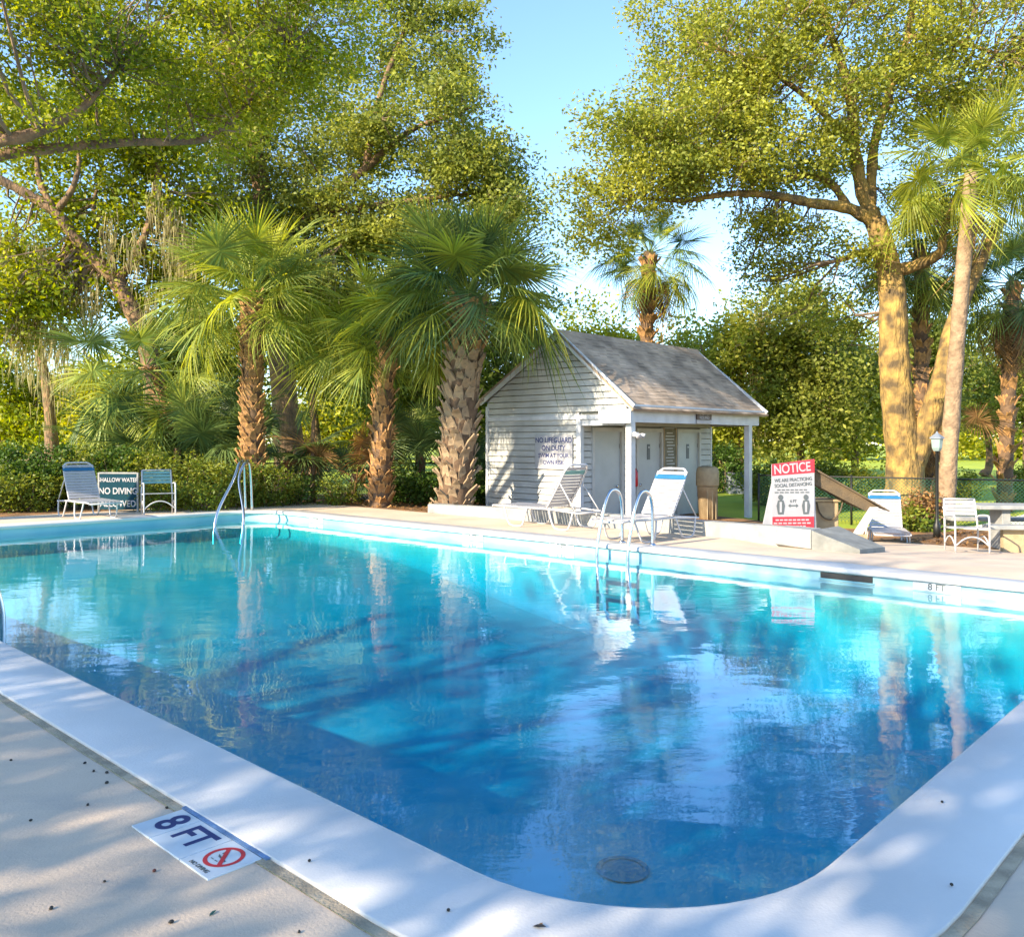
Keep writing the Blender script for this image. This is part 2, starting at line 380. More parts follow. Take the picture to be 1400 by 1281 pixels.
# ------------------------------------------------------------------ ground, deck, pool
PB0, PB1, PA0, PA1, PR = 2.127, 10.15, 1.297, 17.16, 0.87
def loop(off, sq=False, nseg=14):
    """rounded rectangle of the pool lip, grown by off; list of (b, a)"""
    r = PR + off; pts = []
    cs = [(PB1 - PR, PA1 - PR, 0), (PB0 + PR, PA1 - PR, 90), (PB0 + PR, PA0 + PR, 180), (PB1 - PR, PA0 + PR, 270)]
    for cb, ca, a0 in cs:
        for i in range(nseg + 1):
            t = R(a0 + 90 * i / nseg); c, s_ = math.cos(t), math.sin(t)
            k = r / max(abs(c), abs(s_)) if sq else r
            pts.append((cb + c * k, ca + s_ * k))
    # subdivide the straights so that sheets can bend
    out = []
    for i, p in enumerate(pts):
        q = pts[(i + 1) % len(pts)]; out.append(p)
        if (i + 1) % (nseg + 1) == 0:
            for k in range(1, 24): out.append((p[0] + (q[0] - p[0]) * k / 24, p[1] + (q[1] - p[1]) * k / 24))
    return out
def ring_mesh(prof, name, m, smooth=False, dense=14):
    """prof: list of (offset, z or function, square?)"""
    mb = MB(); loops = []
    for off, z, *sq in prof:
        lp = loop(off, bool(sq and sq[0]))
        loops.append([W(b, a, z(b, a) if callable(z) else z) for b, a in lp])
    n = len(loops[0]); vs = [v for lp in loops for v in lp]
    fs = [(i * n + k, (i + 1) * n + k, (i + 1) * n + (k + 1) % n, i * n + (k + 1) % n) for i in range(len(loops) - 1) for k in range(n)]
    mb.add(vs, fs); o = mb.build(name, m, smooth=smooth); o['kind'] = 'structure'; return o

ring_mesh([(.445, -.02), (.445, .004), (.44, .008), (.03, .008), (.012, .004), (0, -.012), (-.004, -.03), (.002, -.055), (.05, -.06)], 'pool_coping', M['coping'], True)
ring_mesh([(.449, -.004), (.495, -.002)], 'mortar_joint', M['joint'])
ring_mesh([(.05, -.062), (.05, -.215), (.04, -.222), (.0, -.226), (0, -.30)], 'pool_band', M['band'], True)
def floorz(b, a): return -.20 - (1.35 - 1.0 * sstep(a, 5.0, 14.5))
prof = [(0, -.30), (0, lambda b, a: floorz(b, a) + .12), (-.04, lambda b, a: floorz(b, a) + .03), (-.12, floorz)]
ring_mesh(prof, 'pool_basin', M['basin'], True)
# floor: lines across the pool
mb = MB(); lp = loop(-.12); cb, ca = (PB0 + PB1) / 2, (PA0 + PA1) / 2
for i in range(0, 13):
    s_ = 1 - i / 13
    mb.v += [tuple(W(cb + (b - cb) * s_, (ca + (a - ca) * (1 - (1 - s_) ** 1.0)), 0)) for b, a in lp]
n = len(lp)
mb.v = [(x, y, floorz(*BA(x, y))) for x, y, z in mb.v]
mb.f = [(i * n + k, (i + 1) * n + k, (i + 1) * n + (k + 1) % n, i * n + (k + 1) % n) for i in range(12) for k in range(n)]
mb.v.append(tuple(W(cb, ca, floorz(cb, ca)))); mb.f += [(12 * n + k, 13 * n, 12 * n + (k + 1) % n) for k in range(n)]
o = mb.build('pool_floor', M['basin'], smooth=True); o['kind'] = 'structure'
# water body
mb = MB(); lp = loop(.058); n = len(lp)
mb.add([W(b, a, -.17) for b, a in lp] + [W(b, a, -2.2) for b, a in lp], [tuple(range(n)), tuple(range(n, 2 * n))[::-1]] + [(k, n + k, n + (k + 1) % n, (k + 1) % n) for k in range(n)])
o = mb.build('pool_water', M['water']); o['kind'] = 'structure'

DZ = -.006
def deckz(b, a): return DZ + gzba(b, a) * (1 if a < 6.01 else 0)
ring_mesh([(.493, DZ), (.6, DZ), (1.0, DZ, True)], 'pool_deck', M['deck'])
def sheet(name, m, bs, as_, zf, keep, kind='structure'):
    mb = MB(); nb, na = len(bs), len(as_)
    mb.v = [tuple(W(b, a, zf(b, a))) for b in bs for a in as_]
    mb.f = [(i * na + j, (i + 1) * na + j, (i + 1) * na + j + 1, i * na + j + 1) for i in range(nb - 1) for j in range(na - 1) if keep((bs[i] + bs[i + 1]) / 2, (as_[j] + as_[j + 1]) / 2)]
    o = mb.build(name, m, smooth=True); o['kind'] = kind; return o
Q = 1.0 + 0.0
qb0, qb1, qa0, qa1 = PB0 - Q, PB1 + Q, PA0 - Q, PA1 + Q
bs = sorted(set([-12, -6, -3, 0, qb0, 2, 4, 6, 8, 10, qb1, 11.3, 11.8, 12.2, 13, 14, 15, 15.8, 16.6]))
as_ = sorted(set([-10, -6, -3, -1, qa0, 2, 4, 6, 6.8, 6.0, 9, 11, 13, 15, 17, qa1, 19.0, 19.35, 22]))
def in_pool(b, a): return qb0 < b < qb1 and qa0 < a < qa1
def in_deck(b, a):
    if in_pool(b, a): return False
    if b > 12.2: return a < 6.0
    if a > 19.35: return False
    return True
deck2 = sheet('pool_deck', M['deck'], bs, as_, deckz, in_deck)
# ground sheet to the horizon, with a hole under deck and pool
gb = sorted(set(bs + [-400, -120, -40, -20, 17.9, 19, 20, 22, 24, 28, 34, 45, 70, 120, 400])); ga = sorted(set(as_ + [-400, -120, -50, -20, 24, 28, 36, 60, 120, 400]))
sheet('ground', M['grass'], gb, ga, lambda b, a: gzba(b, a) - .03, lambda b, a: not in_deck(b, a) and not in_pool(b, a) or False)
# mulch beds: behind the curb and along the hedge
mbb = [12.2, 12.5, 12.8, 13.5, 14.2, 15, 16, 17, 18, 19, 20, 21, 22, 23, 24]; maa = [6.0, 8.4, 9.4, 10.4, 11.4, 12.4, 13.4, 14.4, 15.4, 16.4, 17.4, 18.4, 19.35]
sheet('mulch_bed', M['mulch'], mbb, maa, lambda b, a: gzba(b, a) - .012, lambda b, a: b < 19 + rnd.random() * 2)
sheet('mulch_bed', M['mulch'], [-10, -6, -2, 0, 4, 8, 12.2, 13, 15, 17], [19.35, 20, 21, 22], lambda b, a: gzba(b, a) - .012, lambda b, a: True)
sheet('mulch_bed', M['mulch'], [16.6, 17.2, 18, 19, 20, 21], [-10, -6, -3, -1, 1, 3, 5, 6.0], lambda b, a: gzba(b, a) - .012, lambda b, a: True)
# concrete curb wall behind the far deck strip
mb = MB(); 
def cz(a): return -.02 + .25 - .06 * sstep(a, 10, 15)
segs = [6.0 + i * (13.6 - 6.0) / 12 for i in range(13)]
for a0, a1 in zip(segs[:-1], segs[1:]):
    vs = [W(b, a, z) for a in (a0, a1) for (b, z) in ((12.2, -.6), (12.2, cz(a)), (12.42, cz(a)), (12.42, -.6))]
    mb.add(vs, [(0, 1, 5, 4), (1, 2, 6, 5), (2, 3, 7, 6)])
mb.add([W(b, 6.0, z) for (b, z) in ((12.2, -.6), (12.2, cz(6.0)), (12.42, cz(6.0)), (12.42, -.6))], [(0, 1, 2, 3)])
mb.add([W(b, 13.6, z) for (b, z) in ((12.2, -.6), (12.2, cz(13.6)), (12.42, cz(13.6)), (12.42, -.6))], [(3, 2, 1, 0)])
o = mb.build('concrete_curb', M['concrete']); o['kind'] = 'structure'
# edging stones where the curb gives way to the bed
st = thing('edging_stone', 'short low pale concrete edging block at the shed corner by the thick palm', 'edging', W(12.55, 13.9, 0), RZ)
MB().box((0, 0, .06), (.35, .5, .2)).build('block', M['concrete'], st, bevel=.02)

# leaf litter on the beds
def litter(name, n, brange, arange, m, size):
    b = rng.uniform(*brange, n); a = rng.uniform(*arange, n)
    pts = np.array([[*W(b[i], a[i])[:2], gzba(b[i], a[i]) + .0] for i in range(n)])
    q = leaf_quads(pts, size, 1.6, 1.5); q[:, :, 2] = pts[:, None, 2] + np.abs(q[:, :, 2] - pts[:, None, 2]) * .4
    o = link(name, np_quads(name, q, m)); o['kind'] = 'stuff'; return o
litter('leaf_litter', 5000, (12.5, 19), (8, 19), M['dead'], .07)
litter('leaf_litter', 2500, (16.7, 20.5), (-4, 7), M['dead'], .08)

# ------------------------------------------------------------------ depth markers
mk = thing('depth_marker', 'white deck tiles reading 8 FT with a red no diving symbol', 'depth marker', W(1.556, 3.105, -.0075), RZ)
# local x = +b (towards the water), y = +a
for y0, y1 in ((.152, .305), (-.092, .148), (-.305, -.096)):
    MB().box((0, (y0 + y1) / 2, .003), (.208, y1 - y0, .010)).build('tile', M['tile'], mk, bevel=.002)
TR = (0, 0, R(-90))
text('numeral', '8', .185, M['ink'], mk, (.012, .215, .0088), TR, sx=1.0)
text('lettering', 'FT', .17, M['ink'], mk, (.012, .03, .0088), TR, sx=.95)
text('lettering', 'NO DIVING', .024, M['inkblk'], mk, (-.082, -.20, .0088), TR)
def annulus(mb, c, r0, r1, z, z0, n=40):
    vs = []
    for k in range(n):
        t = 2 * math.pi * k / n
        for r in (r0, r1): vs.append((c[0] + r * math.cos(t), c[1] + r * math.sin(t), z))
    mb.add(vs, [(2 * k, 2 * k + 1, (2 * k + 3) % (2 * n), (2 * k + 2) % (2 * n)) for k in range(n)])
cx, cy = .014, -.20
pm = MB(); annulus(pm, (cx, cy), .058, .074, .0090, 0)
d = .062 / math.sqrt(2); e = .006
pm.add([(cx + d - e, cy + d + e, .0094), (cx + d + e, cy + d - e, .0094), (cx - d + e, cy - d - e, .0094), (cx - d - e, cy - d + e, .0094)], [(0, 3, 2, 1)])
pm.build('prohibition_ring', M['signr'], mk)
sw = MB(); sw.prism([(cx - .020, cy - .035), (cx - .012, cy + .02), (cx + .0, cy + .035), (cx - .004, cy + .015), (cx - .012, cy - .035)], .0088, .0090)
sw.prism([(cx + .008, cy + .03), (cx + .020, cy + .034), (cx + .020, cy + .022), (cx + .010, cy + .02)], .0088, .0090)
for k in range(3): sw.box((cx - .034, cy - .03 + .026 * k, .0089), (.004, .018, .0002))
sw.build('diver_symbol', M['inkblk'], mk)
mb = MB(); pts = [(.108, -.325), (.106, -.1), (.107, .32), (.132, .325), (.146, .20), (.138, .05), (.148, -.10), (.142, -.25), (.150, -.33)]
mb.prism(pts[::-1], -.002, .0095); mb.build('blue_grout_strip', M['tileblue'], mk)
# small marker tiles on the far band
def band_marker(b, a, label, body, side):
    if side == 'FR': loc = W(b - .002, a, -.112); rz = RZ - R(90)
    else: loc = W(b, a - .002, -.112); rz = RZ
    t = thing('depth_marker', label, 'depth marker', loc, rz)
    MB().box((0, .0, 0), (.50, .008, .092)).build('tile', M['tile'], t)
    text('lettering', body, .10, M['inkblk'], t, (0, -.006, 0), (R(90), 0, 0), ext=.001)
band_marker(PB1 + .045, 3.15, 'small white depth tile with dark characters right of the black skimmer slot', '8 FT', 'FR')
band_marker(PB1 + .045, 8.55, 'small depth tile on the far pool band beside the steel rails', '5 FT', 'FR')
band_marker(PB1 + .045, 10.5, 'small depth tile on the pool band below the wooden bed edge', '3 FT', 'FR')
band_marker(PB1 + .045, 15.1, 'small depth tile on the pool band next to the far corner', '3 FT', 'FR')
band_marker(4.2, PA1 + .045, 'small white depth tile on the pool band below the left lounger', '3 FT', 'LF')
# skimmer slot
sk = thing('skimmer', 'black skimmer opening in the far pool wall below the ramp', 'skimmer', W(PB1 + .046, 4.16, -.105), RZ - R(90))
MB().box((0, 0, 0), (.62, .012, .07)).build('opening', M['black'], sk)
MB().box((0, -.004, -.045), (.66, .014, .016)).build('sill', M['band'], sk)
# main drain
dr = thing('main_drain', 'round drain ring on the deep floor of the pool', 'drain', W(5.04, 3.66, floorz(5.04, 3.66) + .004))
mb = MB(); annulus(mb, (0, 0), .15, .19, .01, 0); mb.build('ring', M['wmetal'], dr)
mb = MB(); annulus(mb, (0, 0), .0, .148, .006, 0); mb.build('cover', M['wmetal'], dr)

# ------------------------------------------------------------------ pool rails
def rail_pts(pts, parent, r=.024, name='rail'):
    c = catmull(pts, 8); o = MB().tube(c, r, 12).build(name, M['steel'], parent, True)
    return o
ld = thing('pool_ladder', 'pair of arched stainless steel ladder rails at the far pool edge', 'pool ladder', W(10.15, 7.4, 0), RZ)
for dy in (0.27, -0.27):
    p = [(.40, dy, -.02), (.40, dy, .25), (.385, dy, .58), (.30, dy, .76), (.12, dy, .78), (-.02, dy, .60), (-.12, dy, .30), (-.20, dy, 0.0), (-.20, dy, -.35), (-.19, dy, -1.0)]
    rail_pts(p, ld)
    MB().lathe([(.055, 0), (.055, .012), (.03, .03), (.028, .034)], (.40, dy, 0)).build('escutcheon', M['steel'], ld, True)
for k in range(3): MB().box((-.19, 0, -.45 - .25 * k), (.09, .52, .03)).build('step', M['wmetal'], ld)
l2 = thing('pool_grab_rail', 'tall pair of leaning steel rails at the far corner of the pool', 'grab rail', (-5.75, 18.3, 0))
q0 = Vector((-5.75, 18.3, 0))
for dx, top in ((-.12, -.03), (.16, .09)):
    base = Vector((dx, 0, 0))
    rail_pts([(dx * 1.9 - .02, -.9, -.75), (dx * 1.75 - (.06 if dx < 0 else 0), -.62, 0), (top - .05, -.15, .7), (top, .12, 1.06), (top + .01, .35, 1.02), (dx * .5, .55, .6), (dx * .5, .62, .02)], l2, .03)
l3 = thing('pool_grab_rail', 'steel rail end at the left edge of the near white coping', 'grab rail', W(2.3, 8.3, 0), RZ)
for dy in (-.05, .5):
    rail_pts([(.12, dy, -.9), (.12, dy, -.2), (.10, dy, .12), (.0, dy + .0, .42), (-.18, dy, .62), (-.38, dy, .5), (-.45, dy, .2), (-.45, dy, .0)], l3)

# ------------------------------------------------------------------ loungers and chairs
def make_lounger(stripe, accent_pos=(2,)):
    root = bpy.data.objects.new('sun_lounger', None); COL.objects.link(root)
    r = .016; hw = .33
    hx, hz = .72, .36; tx, tz = .24, 1.10          # hinge and top of back
    for s in (-1, 1):
        MB().tube(catmull([(2.0, s * hw * .96, .33), (1.9, s * hw, .35), (1.2, s * hw, .34), (.7, s * hw, .34), (.1, s * hw, .31), (-.02, s * hw * .96, .30)], 4), r, 8).build('side_rail', M['wmetal'], root, True)
    MB().tube([(2.0, -hw * .96, .33), (2.0, hw * .96, .33)], r).build('foot_bar', M['wmetal'], root, True)
    MB().tube([(-.02, -hw * .96, .30), (-.02, hw * .96, .30)], r).build('rear_bar', M['wmetal'], root, True)
    # back frame: U with rounded top
    MB().tube(catmull([(hx, -hw + .03, hz - .02), (hx - .25, -hw + .03, hz + .36), (tx + .07, -hw + .04, tz - .10), (tx + .01, -hw + .10, tz - .01), (tx, -.12, tz + .005), (tx, .12, tz + .005), (tx + .01, hw - .10, tz - .01), (tx + .07, hw - .04, tz - .10), (hx - .25, hw - .03, hz + .36), (hx, hw - .03, hz - .02)], 4), .019, 8).build('back_frame', M['wmetal'], root, True)
    for s in (-1, 1):
        MB().tube([(hx - .30, s * (hw - .03), hz + .44), (.06, s * (hw - .01), .33)], .011).build('back_brace', M['wmetal'], root, True)
    # legs: sled loops
    for s in (-1, 1):
        for x0 in (.10, 1.15):
            MB().tube(catmull([(x0, s * hw, .33), (x0 + .05, s * (hw + .02), .12), (x0 + .12, s * (hw + .02), .02), (x0 + .36, s * (hw + .02), .02), (x0 + .45, s * (hw + .02), .12), (x0 + .54, s * hw, .33)], 4), r, 8).build('leg', M['wmetal'], root, True)
    # straps
    sm = MB().box((0, 0, 0), (.052, 2 * hw + .03, .006)).mesh('seat_strap', M['white'])
    k = 0; x = hx + .04
    while x < 1.97:
        if k != 9: link('seat_strap', sm, root, (x, 0, .366 if x < 1.9 else .352))
        x += .064; k += 1
    dx, dz = tx - hx, tz - hz; L = math.hypot(dx, dz); ang = math.atan2(dz, -dx)
    bm_ = MB().box((0, 0, 0), (.056, 2 * hw - .03, .006)).mesh('back_strap', M['white'])
    bt = MB().box((0, 0, 0), (.08, 2 * hw - .02, .008)).mesh('accent_strap', stripe)
    t = .04; i = 0
    while t < L - .22:
        link('back_strap', bm_, root, (hx + dx * t / L + .012, 0, hz + dz * t / L + .012), (0, ang, 0)); t += .066; i += 1
    t = L - .17
    link('accent_strap', bt, root, (hx + dx * t / L + .012, 0, hz + dz * t / L + .012), (0, ang, 0))
    t += .078
    link('back_strap', bm_, root, (hx + dx * t / L + .012, 0, hz + dz * t / L + .012), (0, ang, 0))
    return root
GL = 'strap sun loungers round the pool'
def place(o, loc, rz, label, cat, group=None):
    o.location = loc; o.rotation_euler = (0, 0, rz); tag(o, label, cat, group)
lg = make_lounger(M['blue'])
lg_teal = make_lounger(M['teal'])
# centre lounger facing the pool, between ladder and shed posts
lg.scale = (.94, .94, .97)
place(lg, W(12.1, 7.6, 0), RZ + R(180 - 4), 'white strap lounger with blue stripe facing the pool, right of the steel ladder', 'sun lounger', GL)
place(lg_teal, W(11.62, 9.12, 0), RZ + R(90), 'white strap lounger with green stripe, side on in front of the shed wall', 'sun lounger', GL)
l4 = copy_tree(lg)
place(l4, (-9.05, 17.9, 0), R(-46), 'white strap lounger with blue stripe beside the dark shallow water sign', 'sun lounger', GL)
l5 = copy_tree(lg)
p5 = (7.35, 17.2); place(l5, (p5[0], p5[1], gz(*p5) + .01), R(-108), 'white strap lounger with blue stripe near the big oak trunk and brown board', 'sun lounger', GL)
l5.scale = (.92, .92, .92)

def make_chair(topmat):
    root = bpy.data.objects.new('patio_chair', None); COL.objects.link(root); r = .015; w_ = .28
    for s in (-1, 1):
        MB().tube(catmull([(.27, s * w_, 0), (.27, s * w_, .30), (.25, s * w_, .60), (.15, s * w_, .645), (-.16, s * w_, .62), (-.25, s * w_, .58)], 4), r).build('arm', M['wmetal'], root, True)
        MB().tube([(-.22, s * w_, 0), (-.23, s * w_, .42), (-.27, s * (w_ - .01), .62), (-.33, s * (w_ - .02), .90)], r).build('rear_leg', M['wmetal'], root, True)
        MB().tube(catmull([(-.22, s * w_, .12), (-.10, s * w_, .23), (.02, s * w_, .27), (.14, s * w_, .23), (.265, s * w_, .12)], 4), r * .85).build('side_stretcher', M['wmetal'], root, True)
        MB().tube([(-.22, s * w_, .40), (.27, s * w_, .43)], r).build('seat_rail', M['wmetal'], root, True)
    MB().tube(catmull([(.27, -w_, .12), (.27, -w_ * .5, .24), (.27, 0, .28), (.27, w_ * .5, .24), (.27, w_, .12)], 5), r * .85).build('front_stretcher', M['wmetal'], root, True)
    MB().tube([(-.33, -w_ + .02, .90), (-.33, w_ - .02, .90)], r).build('top_bar', M['wmetal'], root, True)
    sm = MB().box((0, 0, 0), (.056, 2 * w_, .008)).mesh('seat_strap', M['white'])
    for k in range(8): link('seat_strap', sm, root, (-.19 + k * .063, 0, .418 + k * .002))
    bm_ = MB().box((0, 0, 0), (.008, 2 * w_ - .02, .056)).mesh('back_strap', topmat)
    for k in range(4): link('back_strap', bm_, root, (-.275 - .018 * k, 0, .645 + .067 * k), (0, R(-14), 0))
    return root
ch = make_chair(M['teal'])
ch.scale = (1.08, 1.08, 1.0)
place(ch, (-7.38, 18.1, 0), R(-62), 'patio chair with green back straps beside the shallow water sign', 'chair', 'white strap patio chairs')
cw = make_chair(M['white'])
px_ = (7.2, 13.75); place(cw, (px_[0], px_[1], gz(*px_) + .005), R(-97), 'all white patio chair standing in front of the concrete picnic bench', 'chair', 'white strap patio chairs')
cw.scale = (.9, .9, .9)

# ------------------------------------------------------------------ shed
SH = (15.24, 10.88); FZ = -.48
shed = thing('pool_shed', 'small grey clapboard pool house with shingled gable roof and open porch', 'pool house', W(SH[0], SH[1], 0), RZ)
# local x = b along the porch front (0..5.65), y = a (0 porch front .. 4.26 back)
LB, WD, PD = 5.62, 4.26, 1.36     # length, width incl. porch, porch depth
EZ = 2.27; AP = (1.90, 3.92)     # eave height, apex (y, z)
SL_F = (AP[1] - EZ) / AP[0]; SL_B = (AP[1] - 2.52) / (WD - AP[0])
def gz_roof(y): return EZ + SL_F * y if y < AP[0] else AP[1] - SL_B * (y - AP[0])
# wall core
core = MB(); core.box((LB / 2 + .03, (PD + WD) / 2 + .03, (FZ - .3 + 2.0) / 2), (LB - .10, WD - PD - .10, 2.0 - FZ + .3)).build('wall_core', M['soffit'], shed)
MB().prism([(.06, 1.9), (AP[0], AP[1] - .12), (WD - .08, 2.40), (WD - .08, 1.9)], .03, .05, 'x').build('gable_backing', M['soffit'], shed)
MB().prism([(.06, 1.9), (AP[0], AP[1] - .12), (WD - .08, 2.40), (WD - .08, 1.9)], LB - .05, LB - .03, 'x').build('gable_backing', M['soffit'], shed)
# siding boards on the gable face (x = 0 plane, faces -x)
pitch = .145; z = FZ - .25  # gap above each board bares the darker core, drawing the lap shadow line
def yrange(z0):
    """gable width at that height"""
    lo = PD if z0 < 2.06 else 0.05; hi = WD
    if z0 >= EZ: lo = max(lo, (z0 - EZ) / SL_F + .02)
    if z0 > 2.40: hi = min(hi, AP[0] + (AP[1] - z0) / SL_B - .02)
    return lo, hi
while z < AP[1] - .16:
    lo0, hi0 = yrange(z); lo1, hi1 = yrange(z + pitch)
    if z < 2.06 <= z + pitch: lo1 = lo0
    if hi1 > lo1:
        th0 = .05 + rnd.uniform(-.003, .004); th1 = .034
        vs = [(-th0, lo0, z), (-th0, hi0, z), (-th1, hi1, z + pitch - .018), (-th1, lo1, z + pitch - .018), (.01, lo0, z), (.01, hi0, z), (.01, hi1, z + pitch - .018), (.01, lo1, z + pitch - .018)]
        MB().add(vs, [(0, 1, 2, 3), (0, 4, 5, 1), (0, 3, 7, 4), (1, 5, 6, 2), (3, 2, 6, 7)]).build('siding_board', M['siding'], shed)
    z += pitch
# siding on the porch face (y = PD plane, faces -y), between doors
doors = [(.46, 1.50), (2.20, 3.18), (4.00, 4.98)]; dtop = 1.74
def front_spans(z0):
    if z0 > dtop + .08: return [(0.02, LB)]
    sp = []; x = .02
    for d0, d1 in doors: sp.append((x, d0 - .09)); x = d1 + .09
    sp.append((x, LB)); return sp
z = FZ - .25
while z < 2.2:
    for x0, x1 in front_spans(z):
        th0 = .045; th1 = .03; y = PD
        vs = [(x0, y - th0, z), (x1, y - th0, z), (x1, y - th1, z + pitch - .018), (x0, y - th1, z + pitch - .018), (x0, y + .01, z), (x1, y + .01, z), (x1, y + .01, z + pitch - .018), (x0, y + .01, z + pitch - .018)]
        MB().add(vs, [(0, 3, 2, 1), (0, 1, 5, 4), (0, 4, 7, 3), (1, 2, 6, 5), (3, 7, 6, 2)]).build('siding_board', M['siding'], shed)
    z += pitch
def bx(name, m, lo, hi, parent=shed, bevel=0):
    return MB().box([(a + b) / 2 for a, b in zip(lo, hi)], [b - a for a, b in zip(lo, hi)]).build(name, m, parent, bevel=bevel)
# corner boards
bx('corner_board', M['trim'], (-.065, PD - .06, FZ - .3), (.055, PD + .06, 2.05))
bx('corner_board', M['trim'], (-.065, WD - .05, FZ - .3), (.06, WD + .035, 2.36))
bx('corner_board', M['trim'], (LB - .04, PD - .045, FZ - .3), (LB + .035, PD + .05, 2.05))
# doors
for i, (d0, d1) in enumerate(doors):
    f = MB()
    f.box(((d0 - .045), PD - .035, (FZ + dtop + .09) / 2), (.09, .07, dtop + .09 - FZ))
    f.box(((d1 + .045), PD - .03, (FZ + dtop + .09) / 2), (.09, .07, dtop + .09 - FZ))
    f.box(((d0 + d1) / 2, PD - .03, dtop + .045), (d1 - d0, .07, .09))
    f.build('door_frame', M['siding'], shed)
    dd = bx('door', M['door'], (d0, PD - .005, FZ), (d1, PD + .035, dtop))
    MB().lathe([(.012, 0), (.03, .01), (.035, .04), (.02, .06)], (0, 0, 0), 12).build('handle', M['steel'], dd).matrix_local = Matrix.Translation((d0 + (.10 if i else .9), PD - .01, .45)) @ Matrix.Rotation(R(90), 4, 'X')
    for hz_ in (.1, 1.4): MB().box((d1 - .02, PD - .01, hz_), (.03, .012, .10)).build('hinge', M['steel'], dd)
    if i:
        bx('restroom_plaque', M['inkblk'], ((d0 + d1) / 2 - .07, PD - .016, 1.06), ((d0 + d1) / 2 + .05, PD - .006, 1.44), dd)
        MB().lathe([(.025, -.004), (.025, .004)], (0, 0, 0), 12).build('pictogram', M['trim'], dd).matrix_local = Matrix.Translation(((d0 + d1) / 2 - .01, PD - .020, 1.36)) @ Matrix.Rotation(R(90), 4, 'X')
# frieze on the gable, between porch and gable siding
bx('gable_trim_board', M['trim'], (-.075, .0, 2.00), (-.048, WD, 2.10))
# porch beams
bx('porch_beam', M['trim'], (-.05, -.02, 1.92), (LB + .12, .13, 2.20))
bx('porch_beam', M['trim'], (-.028, .13, 1.86), (.10, PD - .05, 2.0))
bx('porch_beam', M['trim'], (LB - .04, .13, 1.92), (LB + .10, PD + 2.6, 2.18))
bx('beam_end', M['trim'], (-.16, -.13, 1.90), (-.05, .72, 2.20))
bx('fascia_board', M['trim'], (-.17, -.16, 2.15), (LB + .22, -.13, 2.30))
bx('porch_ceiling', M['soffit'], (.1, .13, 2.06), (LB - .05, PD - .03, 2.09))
# posts
for x in (.05, LB - .37):
    pst = bx('porch_post', M['trim'], (x - .02, -.01, FZ - .3), (x + .14, .13, 1.92))
# rake boards
def slab(y0, z0, y1, z1, x0, x1, t, name, m, parent=shed):
    n_ = Vector((0, -(z1 - z0), (y1 - y0))).normalized() * t
    vs = [(x, y, z) for x in (x0, x1) for (y, z) in ((y0, z0), (y1, z1), (y1 + n_.y, z1 + n_.z), (y0 + n_.y, z0 + n_.z))]
    return MB().add(vs, [(0, 1, 2, 3), (7, 6, 5, 4), (0, 4, 5, 1), (1, 5, 6, 2), (2, 6, 7, 3), (3, 7, 4, 0)]).build(name, m, parent)
for x0, x1 in ((-.165, -.135), (LB + .17, LB + .20)):
    slab(-.15, EZ - .10 - .0, AP[0], AP[1] - .0 - .06, x0, x1, .15, 'rake_board', M['trim'])
    slab(AP[0], AP[1] - .06, WD + .12, gz_roof(WD + .12) - .06, x0, x1, .15, 'rake_board', M['trim'])
rf = slab(-.20, gz_roof(-.20) + .06, AP[0], AP[1] + .06, -.18, LB + .24, .05, 'roof', M['shingle'])
slab(AP[0], AP[1] + .06, WD + .16, gz_roof(WD + .16) + .06, -.18, LB + .24, .05, 'roof', M['shingle'])
# shingle courses
mb = MB(); u = Vector((0, AP[0] + .20, AP[1] - gz_roof(-.20))); LS = u.length; u.normalize(); nn = Vector((0, -u.z, u.y))
o0 = Vector((0, -.22, gz_roof(-.22) + .112)); c = .135; k = 0; s_ = 0
while s_ < LS - .02:
    x = -.20 - (k % 2) * .12 - rnd.random() * .05
    while x < LB + .25:
        x0 = max(x, -.20); x1 = min(x + .245, LB + .26)
        if x1 - x0 > .03:
            tk = .012 + rnd.random() * .006; a0 = o0 + u * s_ + nn * tk; a1 = o0 + u * (s_ + c * 1.15) + nn * .001; b0 = o0 + u * s_ - nn * .004
            mb.add([(x0, *a0[1:]), (x1, *a0[1:]), (x1, *a1[1:]), (x0, *a1[1:]), (x0, *b0[1:]), (x1, *b0[1:])], [(0, 1, 2, 3), (4, 5, 1, 0)])
        x += .25
    s_ += c; k += 1
sh_ = mb.build('shingles', M['shingle'], shed); sh_['kind'] = 'stuff'
MB().prism([(AP[0] - .14, AP[1] - .0), (AP[0], AP[1] + .145), (AP[0] + .14, AP[1] - .0)], -.20, LB + .26, 'x').build('ridge_cap', M['shingle'], shed)
bx('foundation_slab', M['concrete'], (-.03, -.12, FZ - .5), (LB + .06, WD, FZ))
# things attached to the shed
def at_shed(x, y, z): return W(SH[0] + x, SH[1] + y, z)
fl = thing('flood_light', 'small white twin flood light on the left porch post', 'flood light', at_shed(.13, -.06, 1.66), RZ)
MB().box((0, 0, 0), (.09, .09, .09)).build('bracket', M['trim'], fl)
for dx in (-.06, .09): MB().lathe([(.02, -.05), (.05, 0), (.065, .07), (.06, .075)], (0, 0, 0), 14).build('lamp_head', M['wmetal'], fl, True).matrix_local = Matrix.Translation((dx, -.09, -.02)) @ Matrix.Rotation(R(115), 4, 'X') @ Matrix.Rotation(R(20 if dx > 0 else -20), 4, 'Y')
lp_ = thing('rules_board', 'narrow dark olive notice board between the two restroom doors', 'sign', at_shed(3.55, PD - .06, 1.2), RZ)
MB().box((0, 0, 0), (.52, .03, 1.25)).build('panel', M['olive'], lp_)
for s in (-1, 1): MB().box((s * .275, 0, 0), (.03, .05, 1.3)).build('frame', M['tan'], lp_)
mb = MB()
